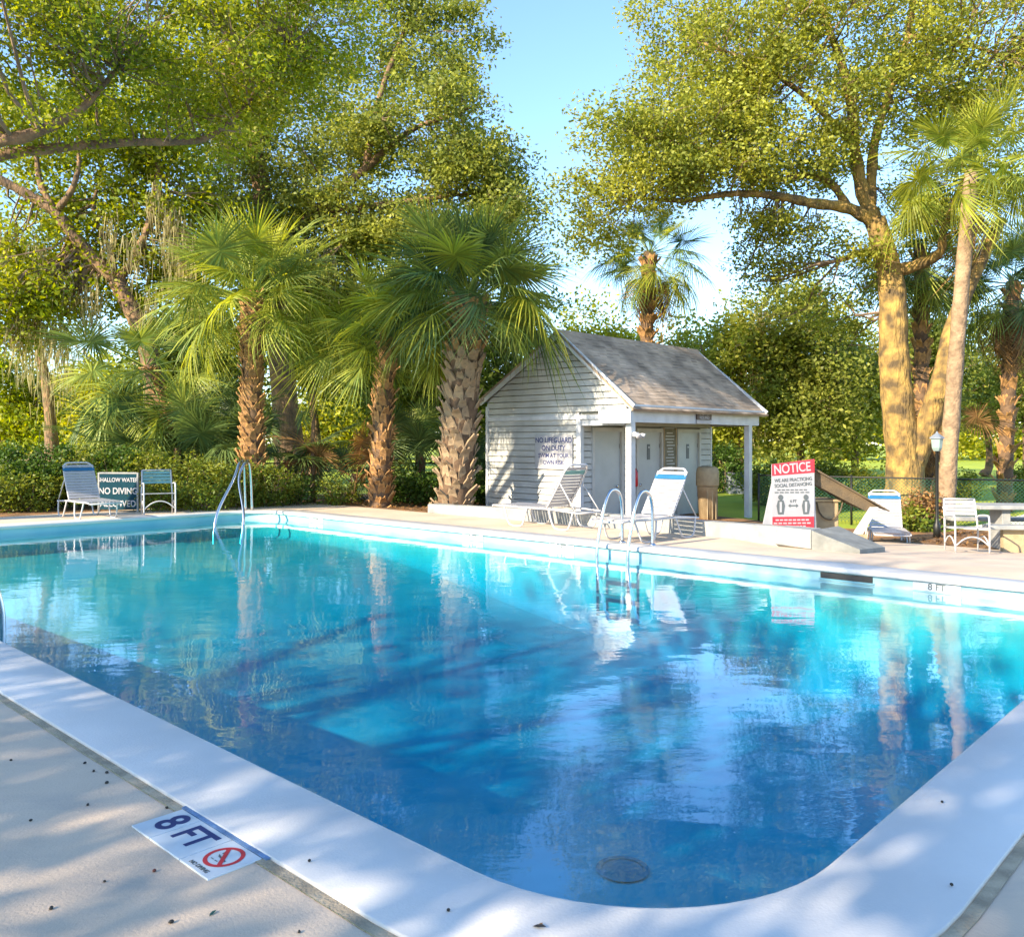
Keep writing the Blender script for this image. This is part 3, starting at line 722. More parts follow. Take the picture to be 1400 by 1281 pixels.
for k in range(14): mb.box((rnd.uniform(-.03, .03), -.018, .52 - k * .078), (rnd.uniform(.22, .40), .004, .028))
o = mb.build('text_rows', M['siding'], lp_); o['kind'] = 'stuff'
ls = thing('lifeguard_sign', 'white sign with navy letters NO LIFEGUARD ON DUTY on the shed wall', 'sign', at_shed(-.072, PD + .72, 1.26), RZ)
MB().box((0, 0, 0), (.02, 1.12, .78)).build('board', M['signw'], ls)
TW = (R(90), 0, R(-90))
for body, z_, sz in (('NO LIFEGUARD', .27, .165), ('ON DUTY', .09, .165), ('SWIM AT YOUR', -.08, .135), ('OWN RISK', -.24, .135)):
    text('lettering', body, sz, M['ink'], ls, (-.012, 0, z_), TW, sx=.95)
bsn = thing('porch_sign', 'small dark brown sign with two pale lines hung on the porch beam', 'sign', at_shed(2.95, -.045, 2.09), RZ)
MB().box((0, 0, .03), (.66, .03, .20)).build('board', M['signbr'], bsn)
MB().box((0, .005, -.125), (.66, .025, .07)).build('lower_strip', M['signw'], bsn)
text('lettering', 'SHOWER', .11, M['signw'], bsn, (0, -.018, .075), (R(90), 0, 0)); text('lettering', 'REQUIRED', .095, M['signw'], bsn, (0, -.018, -.02), (R(90), 0, 0))
fe = thing('fire_extinguisher', 'small red fire extinguisher beside the left porch post', 'extinguisher', at_shed(1.98, PD - .12, .42), RZ)
MB().lathe([(.03, 0), (.055, .02), (.055, .32), (.03, .37), (.015, .40), (.02, .44)], (0, 0, 0), 14).build('cylinder_body', M['red'], fe, True)
MB().tube([(.02, 0, .42), (.08, 0, .38), (.08, 0, .15)], .008).build('hose', M['black'], fe)
tb = thing('trash_bin', 'tan lidded trash bin standing on the porch near the right restroom door', 'trash bin', at_shed(3.95, .45, FZ), RZ)
MB().lathe([(.20, 0), (.26, .85), (.27, .86)], (0, 0, 0), 20).build('bin_body', M['tan'], tb, True)
MB().lathe([(.275, .875), (.285, .90), (.285, 1.2), (.26, 1.32), (.18, 1.36), (.0, 1.37)], (0, 0, 0), 20).build('lid', M['tan'], tb, True)
for k in range(5): MB().box((.24 * math.cos(R(-150 + k * 30)), .24 * math.sin(R(-150 + k * 30)), .45), (.02, .02, .8), Matrix.Rotation(R(-150 + k * 30), 3, 'Z')).build('rib', M['tan'], tb)

# ------------------------------------------------------------------ standing signs
ss = thing('shallow_water_sign', 'dark framed sign reading SHALLOW WATER NO DIVING ALLOWED leaning by the hedge', 'sign', P(162, 704, 18.6) * 1 + Vector((0, 0, 0)), R(-6))
ss.location.z = 0
MB().box((0, .0, .43), (.86, .03, .76)).build('board', M['signd'], ss)
fr_ = MB()
fr_.box((-.44, 0, .42), (.035, .05, .84)); fr_.box((.44, 0, .42), (.035, .05, .84)); fr_.box((0, 0, .83), (.85, .05, .035)); fr_.build('frame', M['concrete'], ss)
for body, z_, sz, sx in (('SHALLOW WATER', .68, .125, .86), ('NO DIVING', .44, .19, .88), ('ALLOWED', .17, .19, .9)):
    text('lettering', body, sz, M['signw'], ss, (0.0, -.019, z_), (R(90), 0, 0), sx=sx)
nb = thing('notice_board', 'white notice board with red NOTICE header about social distancing', 'sign', (4.70, 14.5, gz(4.72, 14.55) + .13), R(6))
nb.scale = (1, 1, 1.08)
MB().prism([(-.56, 0), (.42, 0), (.37, 1.10), (-.30, 1.10)], .02, .05, 'y').build('back_board', M['signw'], nb)
pn = MB().add([(-.37, 0, .10), (.37, .0, .10), (.37, .0, 1.22), (-.37, .0, 1.14), (-.37, .02, .10), (.37, .02, .10), (.37, .02, 1.22), (-.37, .02, 1.14)], [(0, 1, 2, 3), (7, 6, 5, 4), (0, 4, 5, 1), (1, 5, 6, 2), (2, 6, 7, 3), (3, 7, 4, 0)]).build('panel', M['signw'], nb)
MB().add([(-.37, -.003, .96), (.37, -.003, 1.01), (.37, -.003, 1.22), (-.37, -.003, 1.14)], [(0, 1, 2, 3)]).build('header_band', M['signr'], nb)
text('lettering', 'NOTICE', .20, M['signw'], nb, (-.02, -.007, 1.075), (R(90), R(-5), 0), sx=.88)
text('lettering', 'WE ARE PRACTICING', .075, M['inkblk'], nb, (0, -.004, .90), (R(90), R(-3), 0), sx=.9)
text('lettering', 'SOCIAL DISTANCING', .075, M['inkblk'], nb, (0, -.004, .82), (R(90), R(-3), 0), sx=.9)
mb = MB()
for z_, w0 in ((.745, .50), (.705, .58)): 
    for k in range(7): mb.box((-w0 / 2 + w0 * k / 6.5, -.003, z_), (w0 / 9, .004, .016))
o = mb.build('fine_print', M['inkblk'], nb); o['kind'] = 'stuff'
for x in (-.22, .22):
    g = MB(); g.lathe([(.042, -.003), (.042, .003)], (0, 0, 0), 16)
    g.v = [(a, c, b) for a, b, c in g.v]; g.v = [(a + x, b - .004, c + .63) for a, b, c in g.v]
    g.prism([(x - .045, .37), (x + .045, .37), (x + .07, .50), (x + .045, .585), (x - .045, .585), (x - .07, .50)], -.008, -.002, 'y')
    g.build('person_symbol', M['inkblk'], nb)
    MB().prism([(x - .018, .40), (x + .018, .40), (x + .02, .56), (x - .02, .56)], -.011, -.009, 'y').build('symbol_highlight', M['signw'], nb)
MB().add([(-.09, -.004, .50), (-.05, -.004, .53), (-.05, -.004, .51), (.05, -.004, .51), (.05, -.004, .53), (.09, -.004, .50), (.05, -.004, .47), (.05, -.004, .49), (-.05, -.004, .49), (-.05, -.004, .47)], [tuple(range(10))]).build('arrow_symbol', M['inkblk'], nb)
text('lettering', '6 FT', .06, M['inkblk'], nb, (0, -.004, .57), (R(90), 0, 0))
MB().box((0, -.004, .23), (.72, .006, .20)).build('footer_band', M['signr'], nb)
mb = MB()
for z_, w0 in ((.28, .56), (.23, .62), (.18, .44)):
    for k in range(8): mb.box((-w0 / 2 + w0 * k / 7.5, -.009, z_), (w0 / 10, .004, .022))
o = mb.build('fine_print', M['signw'], nb); o['kind'] = 'stuff'
# brown board leaning on a tan planter box with a white leg
bb = thing('leaning_board', 'weathered brown board sloping down to the right beside the notice board', 'board', P(1150, 668, 14.9), 0)
Y0 = 14.9
def L0(px, py, dy=0.0):
    q = P(px, py, Y0) - Vector(P(1150, 668, Y0)); return (q.x, q.y + dy, q.z)
top = [L0(1106, 641), L0(1118, 641), L0(1196, 694), L0(1188, 694)]
vs = [L0(1106, 638, -.25), L0(1194, 693, -.25), L0(1110, 634, .45), L0(1190, 686, .45), L0(1107, 661, -.22), L0(1176, 697, -.22), L0(1110, 658, .42), L0(1172, 692, .42)]
MB().add(vs, [(0, 1, 3, 2), (4, 6, 7, 5), (0, 4, 5, 1), (2, 3, 7, 6), (0, 2, 6, 4), (1, 5, 7, 3)]).build('slab', M['brownwood'], bb)
vs2 = [L0(1100, 636, -.30), L0(1206, 696, -.30), L0(1104, 631, .50), L0(1200, 689, .50), L0(1100, 638.5, -.30), L0(1206, 698, -.30), L0(1104, 633, .50), L0(1200, 691, .50)]
MB().add(vs2, [(0, 1, 3, 2), (4, 6, 7, 5), (0, 4, 5, 1), (2, 3, 7, 6), (0, 2, 6, 4), (1, 5, 7, 3)]).build('top_board', M['brownwood'], bb)
gzb = gz(P(1150, 668, Y0).x, Y0)
tbx = thing('tan_box', 'tan storage box under the sloping brown board, with a dark rope swag', 'box', (P(1140, 700, 15.1).x, 15.1, gzb), 0)
MB().box((-.22, .1, .36), (.50, .5, .80)).build('box_body', M['tan'], tbx, bevel=.02)
MB().box((-.22, .1, .785), (.56, .56, .04)).build('box_lid', M['tan'], tbx)
MB().tube(catmull([(-.36, -.16, .80), (-.32, -.18, .60), (-.22, -.19, .48), (-.08, -.19, .47), (.04, -.18, .60), (.10, -.16, .78)], 5), .014, 6).build('rope', M['brownwood'], tbx, True)
al = thing('white_strut', 'short white slanted strut propping the low end of the brown board', 'strut', (P(1165, 735, 14.2).x, 14.2, gz(P(1165, 735, 14.2).x, 14.2)), 0)
vs = [(-.10, -.03, 0), (.06, -.03, 0), (.42, -.03, .62), (.30, -.03, .62)]
MB().add(vs + [(a, .03, c) for a, b, c in vs], [(0, 1, 2, 3), (7, 6, 5, 4), (0, 4, 5, 1), (1, 5, 6, 2), (2, 6, 7, 3), (3, 7, 4, 0)]).build('strut_bar', M['siding'], al)
MB().box((.14, .0, .08), (.16, .12, .20)).build('foot_block', M['tan'], al)
# ramp at the end of the curb
rp_ = thing('curb_ramp', 'grey sloping ramp falling away right from the end of the curb', 'ramp', W(12.16, 6.0, 0), RZ)
vs = [(-.06, 0, -.02), (-.06, 0, .235), (.30, 0, .235), (.30, 0, -.2), (-.06, -.55, -.05), (-.06, -.55, .225), (.30, -.55, .225), (.30, -.55, -.2)]
MB().add(vs, [(0, 1, 2, 3), (7, 6, 5, 4), (0, 4, 5, 1), (1, 5, 6, 2), (2, 6, 7, 3), (3, 7, 4, 0)]).build('end_block', M['concrete'], rp_, bevel=.01)
vs = [(-.04, -.552, -.08), (-.04, -.552, .215), (.9, -.552, .215), (.9, -.552, -.3), (-.04, -1.25, -.10), (-.04, -1.25, .0), (.9, -1.25, -.05), (.9, -1.25, -.3)]
MB().add(vs, [(0, 1, 2, 3), (7, 6, 5, 4), (0, 4, 5, 1), (1, 5, 6, 2), (2, 6, 7, 3), (3, 7, 4, 0)]).build('slope', M['rampm'], rp_)
# picnic bench at right
pc = thing('picnic_table', 'pale concrete picnic table with attached bench at the right edge', 'picnic table', (8.55, 14.9, gz(8.3, 14.9)), R(-6))
MB().box((.55, .1, .73), (2.3, .75, .07)).build('table_top', M['concrete'], pc, bevel=.015)
MB().box((.5, -.62, .44), (2.3, .32, .07)).build('bench_seat', M['concrete'], pc, bevel=.015)
MB().box((.5, .95, .44), (2.3, .32, .07)).build('bench_seat', M['concrete'], pc, bevel=.015)
for x in (-.12, 1.3):
    MB().box((x, .1, .35), (.14, .5, .70)).build('pedestal', M['concrete'], pc, bevel=.01)
MB().box((.62, -.58, .16), (2.0, .12, .48)).build('bench_base', M['tan'], pc)

# lamp post
lm = thing('lamp_post', 'short black lamp post with grey lantern in front of the right palm', 'lamp post', G(1281, 17.6), 0)
hz0 = P(1281, 618, 17.6).z - lm.location.z
MB().lathe([(.07, 0), (.07, .25), (.04, .30), (.032, .4), (.032, hz0), (.05, hz0 + .02)], (0, 0, 0), 12).build('post', M['black'], lm, True)
MB().lathe([(.07, hz0 + .02), (.10, hz0 + .08), (.12, hz0 + .26), (.12, hz0 + .27)], (0, 0, 0), 8).build('lantern', M['lampglass'], lm)
MB().lathe([(.15, hz0 + .27), (.14, hz0 + .30), (.03, hz0 + .38), (.01, hz0 + .42)], (0, 0, 0), 8).build('lantern_cap', M['grey'], lm)
gl_ = thing('globe_light', 'small white globe light low behind the right chair', 'lamp', (P(1292, 694, 16.2).x, 16.2, gz(8.1, 16.2)), 0)
gh = P(1292, 694, 16.2).z - gl_.location.z
MB().lathe([(.015, 0), (.015, gh)], (0, 0, 0), 8).build('stem', M['wmetal'], gl_)
MB().lathe([(.01, gh - .045), (.04, gh - .03), (.05, gh), (.04, gh + .03), (.01, gh + .045)], (0, 0, 0), 12).build('globe', M['white'], gl_, True)
ub = thing('utility_box', 'grey utility box on the lawn seen through the porch', 'utility box', G(1008, 30), .2)
ub.location.z = -.5
MB().box((0, 0, .45), (.85, .6, .9)).build('cabinet', M['grey'], ub, bevel=.03); MB().box((0, 0, .92), (.9, .65, .05)).build('cabinet_lid', M['grey'], ub)

# fences
def fence(p0, p1, topz0, topz1, gz0, gz1, nposts, label):
    p0 = Vector((*p0, 0)); p1 = Vector((*p1, 0)); f = thing('chain_link_fence', label, 'fence', (p0.x, p0.y, gz0), 0)
    d_ = p1 - p0; L = d_.length; d_.normalize()
    def at(s, z): q = d_ * s; return (q.x, q.y, z - gz0)
    zt = lambda s: topz0 + (topz1 - topz0) * s / L
    zb = lambda s: gz0 + (gz1 - gz0) * s / L
    for i in range(nposts):
        s = L * i / (nposts - 1)
        MB().tube([at(s, zb(s) - .2), at(s, zt(s) + .05)], .028, 8).build('post', M['black'], f, True)
    MB().tube([at(0, zt(0)), at(L, zt(L))], .02, 8).build('top_rail', M['black'], f, True)
    mb = MB(); p = .085; H = max(topz0 - gz0, topz1 - gz1)
    s = -H
    while s < L:
        for sg in (1, -1):
            a0, a1 = (s, s + H) if sg > 0 else (s + H, s)
            h0, h1 = 0.03, H - .02
            # clip
            def cl(sv): return clampf(sv, 0, L)
            if a0 != a1:
                t0 = (cl(a0) - a0) / (a1 - a0); t1 = (cl(a1) - a0) / (a1 - a0)
                if abs(t1 - t0) > .02:
                    mb.tube([at(cl(a0), zb(0) + h0 + (h1 - h0) * t0), at(cl(a1), zb(0) + h0 + (h1 - h0) * t1)], .0045, 3, False)
        s += p
    o = mb.build('wire_mesh', M['greenm'], f); o['kind'] = 'stuff'
    return f
fence((6.2, 21.8), (14.5, 19.2), .66, .58, -.47, -.47, 5, 'green chain link fence behind the right lounger and lamp post')
fence((-14.5, 20.6), (-1.2, 23.6), .98, .92, -.05, -.1, 7, 'dark chain link fence half hidden behind the hedge and palms')
sp = thing('slim_post', 'slim dark pole rising behind the hedge left of the second palm', 'pole', G(428, 21.6), 0)
MB().tube([(0, 0, 0), (0, 0, 1.3), (.02, 0, 3.0)], [.065, .055, .035], 8).build('pole', M['bark'], sp, True)

# ------------------------------------------------------------------ palms
def frond_mesh(name, m, pet=1.2, L=.95, nl=46, droop=.5, fold=.25, wid=.038, seed=0, ragged=.16):
    r_ = random.Random(seed); mb = MB(); n_pet = 5
    # petiole (arched)
    pts = [(pet * t, 0, -.10 * pet * t * t) for t in [i / n_pet for i in range(n_pet + 1)]]
    mb.tube(pts, [.022, .018, .015, .013, .012, .010], 4, False)
    hast = Vector(pts[-1])
    for i in range(nl):
        u_ = (i + .5) / nl * 2 - 1; phi = u_ * R(158)
        k = 1 - abs(u_)
        base = hast + Vector((.32 * k * L, 0, -.16 * k * k * L * (1 + droop)))
        ln = L * (.62 + .38 * math.cos(phi * .55)) * r_.uniform(1 - ragged, 1 + ragged)
        dh = Vector((math.cos(phi), math.sin(phi), fold * abs(math.sin(phi)) - .10 - droop * .25 * k)).normalized()
        side = Vector((-math.sin(phi), math.cos(phi), 0)); tw = Vector((0, 0, r_.uniform(-.5, .5)))
        sv = (side + tw).normalized()
        row = []
        dr_ = droop * r_.uniform(.7, 1.4)
        for t, w_ in ((0, .35), (.33, 1.0), (.68, .72), (1.0, 0)):
            p = base + dh * ln * t + Vector((0, 0, -dr_ * ln * t ** 2.4 * .75))
            row.append((p, wid * w_))
        vs = []
        for p, w_ in row[:-1]: vs += [p - sv * w_ * .5, p + sv * w_ * .5]
        vs.append(row[-1][0])
        mb.add(vs, [(0, 1, 3, 2), (2, 3, 5, 4), (4, 5, 6)])
    me = mb.mesh(name, m); return me
FM = {}
for key in ('palm', 'palmy', 'palmd', 'dead'):
    FM[key] = [frond_mesh('frond', M[key], droop=dv, fold=fv, seed=sv) for dv, fv, sv in ((.08, .4, 1), (.22, .35, 2), (.42, .25, 3), (.8, .15, 4), (1.3, .0, 5))]
def boot_mesh(m):
    mb = MB()
    # split boot: a flat tapering base with two prongs, z up, x outwards
    vs = [(0, -.10, -.02), (0, .10, -.02), (.05, .085, .12), (.05, -.085, .12), (.13, .055, .25), (.13, .015, .22), (.13, -.015, .22), (.13, -.055, .25),
          (-.03, -.10, -.02), (-.03, .10, -.02), (.015, .085, .12), (.015, -.085, .12), (.10, .05, .26), (.10, .015, .22), (.10, -.015, .22), (.10, -.05, .26)]
    fs = [(0, 1, 2, 3), (3, 2, 5, 6), (2, 4, 5), (3, 6, 7), (8, 11, 10, 9), (11, 14, 13, 10), (10, 13, 12), (11, 15, 14), (0, 3, 11, 8), (3, 7, 15, 11), (1, 9, 10, 2), (2, 10, 12, 4), (4, 12, 13, 5), (6, 14, 15, 7), (5, 13, 14, 6)]
    mb.add(vs, fs); return mb.mesh('boot', m)
BOOT = {'boot': boot_mesh(M['boot']), 'bootg': boot_mesh(M['bootg'])}
def palm(label, base, top, r0, r1, nfr, fs, mats, boots=0, bootmat='boot', bscale=1.0, smooth_mat=None, seed=1, lowdead=0, elev=(82, -38), group='cabbage palms', lean=None, name='palm_tree', hbase=None):
    r_ = random.Random(seed); base = Vector(base); top = Vector(top) - base
    t = thing(name, label, 'palm tree', base, 0, group)
    mid = top * .5 + (Vector(lean) if lean else Vector((0, 0, 0)))
    path = catmull([(0, 0, -.15), tuple(mid), tuple(top)], 10); n = len(path)
    rad = [(r0 + (r1 - r0) * (i / (n - 1))) * (1 + (.25 * math.exp(-i / 2.0) if not boots else .1 * math.exp(-i / 2.))) for i in range(n)]
    if not boots: rad = [q * (1 + .05 * math.sin(i * 2.1 + seed)) for i, q in enumerate(rad)]
    MB().tube(path, rad, 14).build('trunk', smooth_mat or M['core'], t, True)
    if boots:
        per = max(7, int(2 * math.pi * r0 / (.17 * bscale))); rows = boots // per; dz = top.z / rows
        for j in range(rows):
            z = j * dz; f_ = z / top.z; idx = f_ * (n - 1); i0 = min(int(idx), n - 2); c = path[i0].lerp(path[i0 + 1], idx - i0)
            rr = (r0 + (r1 - r0) * f_)
            for k in range(per):
                if r_.random() < .07: continue
                a = 2 * math.pi * (k + .5 * (j % 2)) / per + r_.uniform(-.07, .07)
                s_ = bscale * r_.uniform(.85, 1.2)
                link('boot', BOOT[bootmat if (bootmat == 'boot' or f_ < .72) else 'boot'], t, (c.x + math.cos(a) * (rr - .02), c.y + math.sin(a) * (rr - .02), c.z), (r_.uniform(-.32, .32), r_.uniform(-.2, .35), a), (s_ * r_.uniform(.45, 1.0), s_ * .92, s_ * r_.uniform(.75, 1.2)))
    for i in range(nfr):
        f_ = (i + .5) / nfr; e = elev[0] + (elev[1] - elev[0]) * f_ ** .85 + r_.uniform(-9, 9)
        a = i * 2.39996 + r_.uniform(-.25, .25)
        dead = i >= nfr - lowdead
        v = 0 if f_ < .15 else (1 if f_ < .4 else (2 if f_ < .65 else 3))
        if r_.random() < .3: v = min(4, v + 1)
        mk_ = 'dead' if dead else r_.choice(mats)
        s_ = fs * r_.uniform(.85, 1.12) * (.8 if f_ < .12 else 1)
        zoff = -.22 * f_ * fs
        link('frond', FM[mk_][4 if dead else v], t, (top.x, top.y, top.z + zoff), (r_.uniform(-.9, .9), -R(e), a), (s_, s_, s_))
    return t
def palm_px(label, pxb, Y, pxt, pyt, **k):
    b = G(pxb, Y); return palm(label, b, P(pxt, pyt, Y), **k)
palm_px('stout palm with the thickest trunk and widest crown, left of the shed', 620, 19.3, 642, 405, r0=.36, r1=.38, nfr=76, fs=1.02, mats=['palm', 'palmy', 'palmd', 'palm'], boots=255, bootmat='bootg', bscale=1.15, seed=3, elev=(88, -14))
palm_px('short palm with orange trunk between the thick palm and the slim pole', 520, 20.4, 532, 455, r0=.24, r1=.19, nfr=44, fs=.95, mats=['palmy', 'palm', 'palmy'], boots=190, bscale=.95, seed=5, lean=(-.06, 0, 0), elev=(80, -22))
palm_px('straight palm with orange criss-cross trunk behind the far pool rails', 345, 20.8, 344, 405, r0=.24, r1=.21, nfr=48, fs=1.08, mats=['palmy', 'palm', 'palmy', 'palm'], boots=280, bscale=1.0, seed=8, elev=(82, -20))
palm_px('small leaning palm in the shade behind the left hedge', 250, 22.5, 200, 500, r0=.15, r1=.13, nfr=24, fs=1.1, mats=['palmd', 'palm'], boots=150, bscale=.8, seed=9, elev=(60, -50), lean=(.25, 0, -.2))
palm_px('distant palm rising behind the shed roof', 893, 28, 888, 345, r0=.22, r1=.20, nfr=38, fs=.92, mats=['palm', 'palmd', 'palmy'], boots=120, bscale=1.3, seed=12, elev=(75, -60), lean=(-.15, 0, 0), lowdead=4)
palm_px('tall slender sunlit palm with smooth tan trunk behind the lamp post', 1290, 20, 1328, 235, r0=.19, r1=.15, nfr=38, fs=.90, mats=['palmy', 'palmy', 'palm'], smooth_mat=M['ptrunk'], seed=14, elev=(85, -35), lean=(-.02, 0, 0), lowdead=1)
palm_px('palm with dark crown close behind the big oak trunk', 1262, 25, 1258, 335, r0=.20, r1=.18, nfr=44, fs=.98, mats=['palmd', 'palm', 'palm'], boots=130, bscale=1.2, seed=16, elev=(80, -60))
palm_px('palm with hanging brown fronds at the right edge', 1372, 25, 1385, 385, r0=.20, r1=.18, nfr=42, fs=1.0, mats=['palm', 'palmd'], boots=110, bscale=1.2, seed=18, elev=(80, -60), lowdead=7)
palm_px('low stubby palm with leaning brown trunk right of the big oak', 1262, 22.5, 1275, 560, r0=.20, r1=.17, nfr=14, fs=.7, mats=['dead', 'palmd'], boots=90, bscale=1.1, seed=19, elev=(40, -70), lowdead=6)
# palmettos
def palmetto(label, px, Y, h, fs, mats, seed, n=16):
    b = G(px, Y); r_ = random.Random(seed)
    t = thing('palmetto_clump', label, 'palmetto', b, 0, 'fan palmettos in the shade behind the hedge')
    for i in range(n):
        e = r_.uniform(15, 80); a = i * 2.4 + r_.random(); s_ = fs * r_.uniform(.7, 1.15)
        link('frond', FM[r_.choice(mats)][r_.choice([1, 2, 3])], t, (r_.uniform(-.25, .25), r_.uniform(-.25, .25), h * r_.random()), (r_.uniform(-.4, .4), -R(e), a), (s_, s_, s_))
    MB().tube([(0, 0, 0), (.05, 0, h * .9)], .09, 8).build('stem', M['core'], t)
    return t
palmetto('dark palmetto clump behind the white lounger at left', 150, 22, 1.8, 1.0, ['palmd'], 31)
palmetto('dark palmetto clump behind the green backed chair', 240, 21.8, 1.5, 1.0, ['palmd', 'palm'], 32)
palmetto('palmetto clump in shade left of the straight orange palm', 290, 22.3, 1.5, 1.0, ['palmd'], 33)
palmetto('palmetto clump in deep shade between the straight palm and pole', 392, 22.6, 1.4, 1.0, ['palmd'], 34)
palmetto('palmetto clump filling the gap left of the thick palm', 575, 22.8, 1.3, 1.0, ['palmd', 'palmd', 'palm'], 35)
palmetto('small palmetto at the left corner of the shed', 655, 24.2, .9, .9, ['palmd'], 36)
palmetto('grey skirted palmetto low beside the orange palm trunk', 482, 21.8, .8, .8, ['palmd', 'dead'], 37)

# ------------------------------------------------------------------ trees
def tree(name, label, base, limbs, lobes, lm, nper, spread, size, bark='bark', twigs=90, moss=None, group=None, sides=10, cat='tree', extra=None, dens=1.3):
    base = Vector(base); t = thing(name, label, cat, base, 0, group)
    o = base; allp = []; first = True
    for pts, ra, rb in limbs:
        c = catmull(pts, 6); n = len(c)
        rad = [(ra + (rb - ra) * i / (n - 1)) * (1 + (.10 if ra < .3 else .03) * math.sin(i * 1.7 + ra * 50)) for i in range(n)]
        if first: rad = [r_ * (1 + .45 * math.exp(-i / 2.5)) for i, r_ in enumerate(rad)]
        MB().tube([p - o for p in c], rad, sides if ra > .08 else 6).build('trunk' if first else 'limb', M[bark], t, True)
        allp += [(p, rad[i]) for i, p in enumerate(c) if (i > n * .35 or not first)]; first = False
    lobes = [(*q[:6], int(q[6] * dens)) for q in lobes]; cl = clusters_from_lobes(lobes)
    if extra is not None: cl = np.concatenate([cl, extra])
    crown(cl, nper, spread, size, M[lm], t, o)
    if twigs and allp:
        ap = np.array([p[:] for p, _ in allp]); mb = MB()
        for i in rng.choice(len(cl), min(twigs, len(cl)), replace=False):
            c = cl[i]; dd = np.linalg.norm(ap - c, axis=1); j = int(np.argmin(dd)); p = Vector(ap[j]); c = Vector(c); dL = (c - p).length
            if dL > 3.8: continue
            r0 = min(.05, allp[j][1] * .6, .012 + dL * .012)
            m1 = p.lerp(c, .35) + Vector(rng.normal(size=3)) * dL * .07 + Vector((0, 0, -.03 * dL)); m2 = p.lerp(c, .7) + Vector(rng.normal(size=3)) * dL * .07
            mb.tube([p - o, m1 - o, m2 - o, c - o], [r0, r0 * .75, r0 * .5, r0 * .2], 4, False)
            for q in range(2):
                e = c + Vector(rng.normal(size=3)) * spread * 1.2
                mb.tube([m2 - o, e - o], [r0 * .4, r0 * .15], 3, False)
        w_ = mb.build('twig_mass', M['twig'], t); w_['kind'] = 'stuff'
    if moss: strands(moss[0], moss[1], moss[2], M['moss'], t, o, n=moss[3] if len(moss) > 3 else 26)
    return t
def mp(lst): return [tuple(P(*q)) for q in lst]

# near-left live oak whose limbs reach in over the shallow end
tree('live_oak', 'near live oak whose limbs reach in from the left edge over the pool', (-14.0, 14.3, 0),
     [([(-14.0, 14.3, -.1), (-13.6, 14.2, 2.0), (-12.8, 14.0, 4.0)], .42, .32),
      ([(-12.8, 14.0, 4.0), tuple(P(-60, 215, 13.6)), tuple(P(40, 185, 13.5)), tuple(P(110, 150, 13.8)), tuple(P(160, 95, 14))], .15, .03),
      ([(-12.8, 14.0, 3.9), tuple(P(-50, 232, 14)), tuple(P(60, 205, 14.2)), tuple(P(180, 195, 14.6)), tuple(P(280, 190, 15)), tuple(P(340, 140, 15.2)), tuple(P(400, 60, 15.5))], .11, .02),
      ([(-12.8, 14.0, 4.0), tuple(P(-120, 60, 14)), tuple(P(-60, -60, 14.2)), tuple(P(30, -120, 14.5))], .22, .05),
      ([(-12.8, 14.0, 4.0), (-14.5, 12.5, 6), (-15.5, 10.5, 8)], .22, .06)],
     [(60, 60, 14, 180, 90, 2.4, 100), (250, 70, 15, 170, 80, 2.4, 95), (380, 110, 15.5, 100, 60, 1.5, 45), (170, -60, 14.5, 260, 70, 2.2, 90), (420, 30, 16, 110, 60, 1.5, 40), (60, 185, 13.8, 110, 30, 1.2, 20), (240, 180, 15, 90, 30, 1.2, 20), (-150, 0, 13.5, 150, 120, 3, 70)],
     'oak', 66, .22, .078, twigs=300, group='live oaks')
# mossy oak with a forked limb
tree('live_oak', 'mossy oak with a dark forked limb left of the straight palm', G(205, 25),
     [([tuple(G(215, 25)), tuple(P(212, 560, 25)), tuple(P(200, 470, 25)), tuple(P(160, 385, 25))], .30, .24),
      ([tuple(P(160, 385, 25)), tuple(P(110, 335, 24.8)), tuple(P(75, 290, 24.5)), tuple(P(30, 262, 24.3)), tuple(P(-30, 225, 24)), tuple(P(-80, 150, 24))], .20, .09),
      ([tuple(P(75, 290, 24.5)), tuple(P(55, 250, 24.5)), tuple(P(50, 210, 24.6)), tuple(P(45, 130, 24.8))], .11, .04),
      ([tuple(P(78, 288, 24.5)), tuple(P(98, 260, 24.3)), tuple(P(108, 225, 24.2)), tuple(P(106, 190, 24.2)), tuple(P(120, 120, 24))], .10, .03),
      ([tuple(P(160, 385, 25)), tuple(P(185, 350, 25)), tuple(P(205, 300, 25)), tuple(P(215, 240, 25.3)), tuple(P(225, 130, 25.5))], .14, .05),
      ([tuple(P(160, 385, 25)), tuple(P(150, 340, 25.3)), tuple(P(128, 290, 25.6)), tuple(P(140, 230, 26))], .10, .04)],
     [(60, 190, 25, 110, 60, 2.2, 40), (110, 320, 26, 90, 45, 1.5, 22), (40, 330, 25, 70, 40, 1.5, 28), (30, 400, 24.5, 60, 40, 1.2, 34), (230, 260, 26, 80, 70, 2, 42), (250, 350, 26, 60, 45, 1.5, 24), (190, 160, 25.5, 120, 60, 2, 40), (15, 460, 25, 40, 20, 1, 10), (150, 250, 26, 150, 70, 2, 60), (180, 390, 26, 90, 40, 1.6, 30), (90, 400, 26, 70, 50, 1.6, 26)],
     'oak', 60, .36, .14, twigs=170, moss=([P(x, y, 24.6) + Vector((0, 0, 0)) for x, y in [(28, 395), (34, 405), (40, 415), (60, 440), (70, 430), (80, 435), (88, 445), (22, 430), (232, 280), (238, 290), (246, 300), (228, 300), (182, 320), (150, 300), (120, 400), (130, 380), (200, 400), (212, 250), (262, 330), (10, 300), (55, 330), (95, 370)]], 1.2, 3.2, 90), group='live oaks')
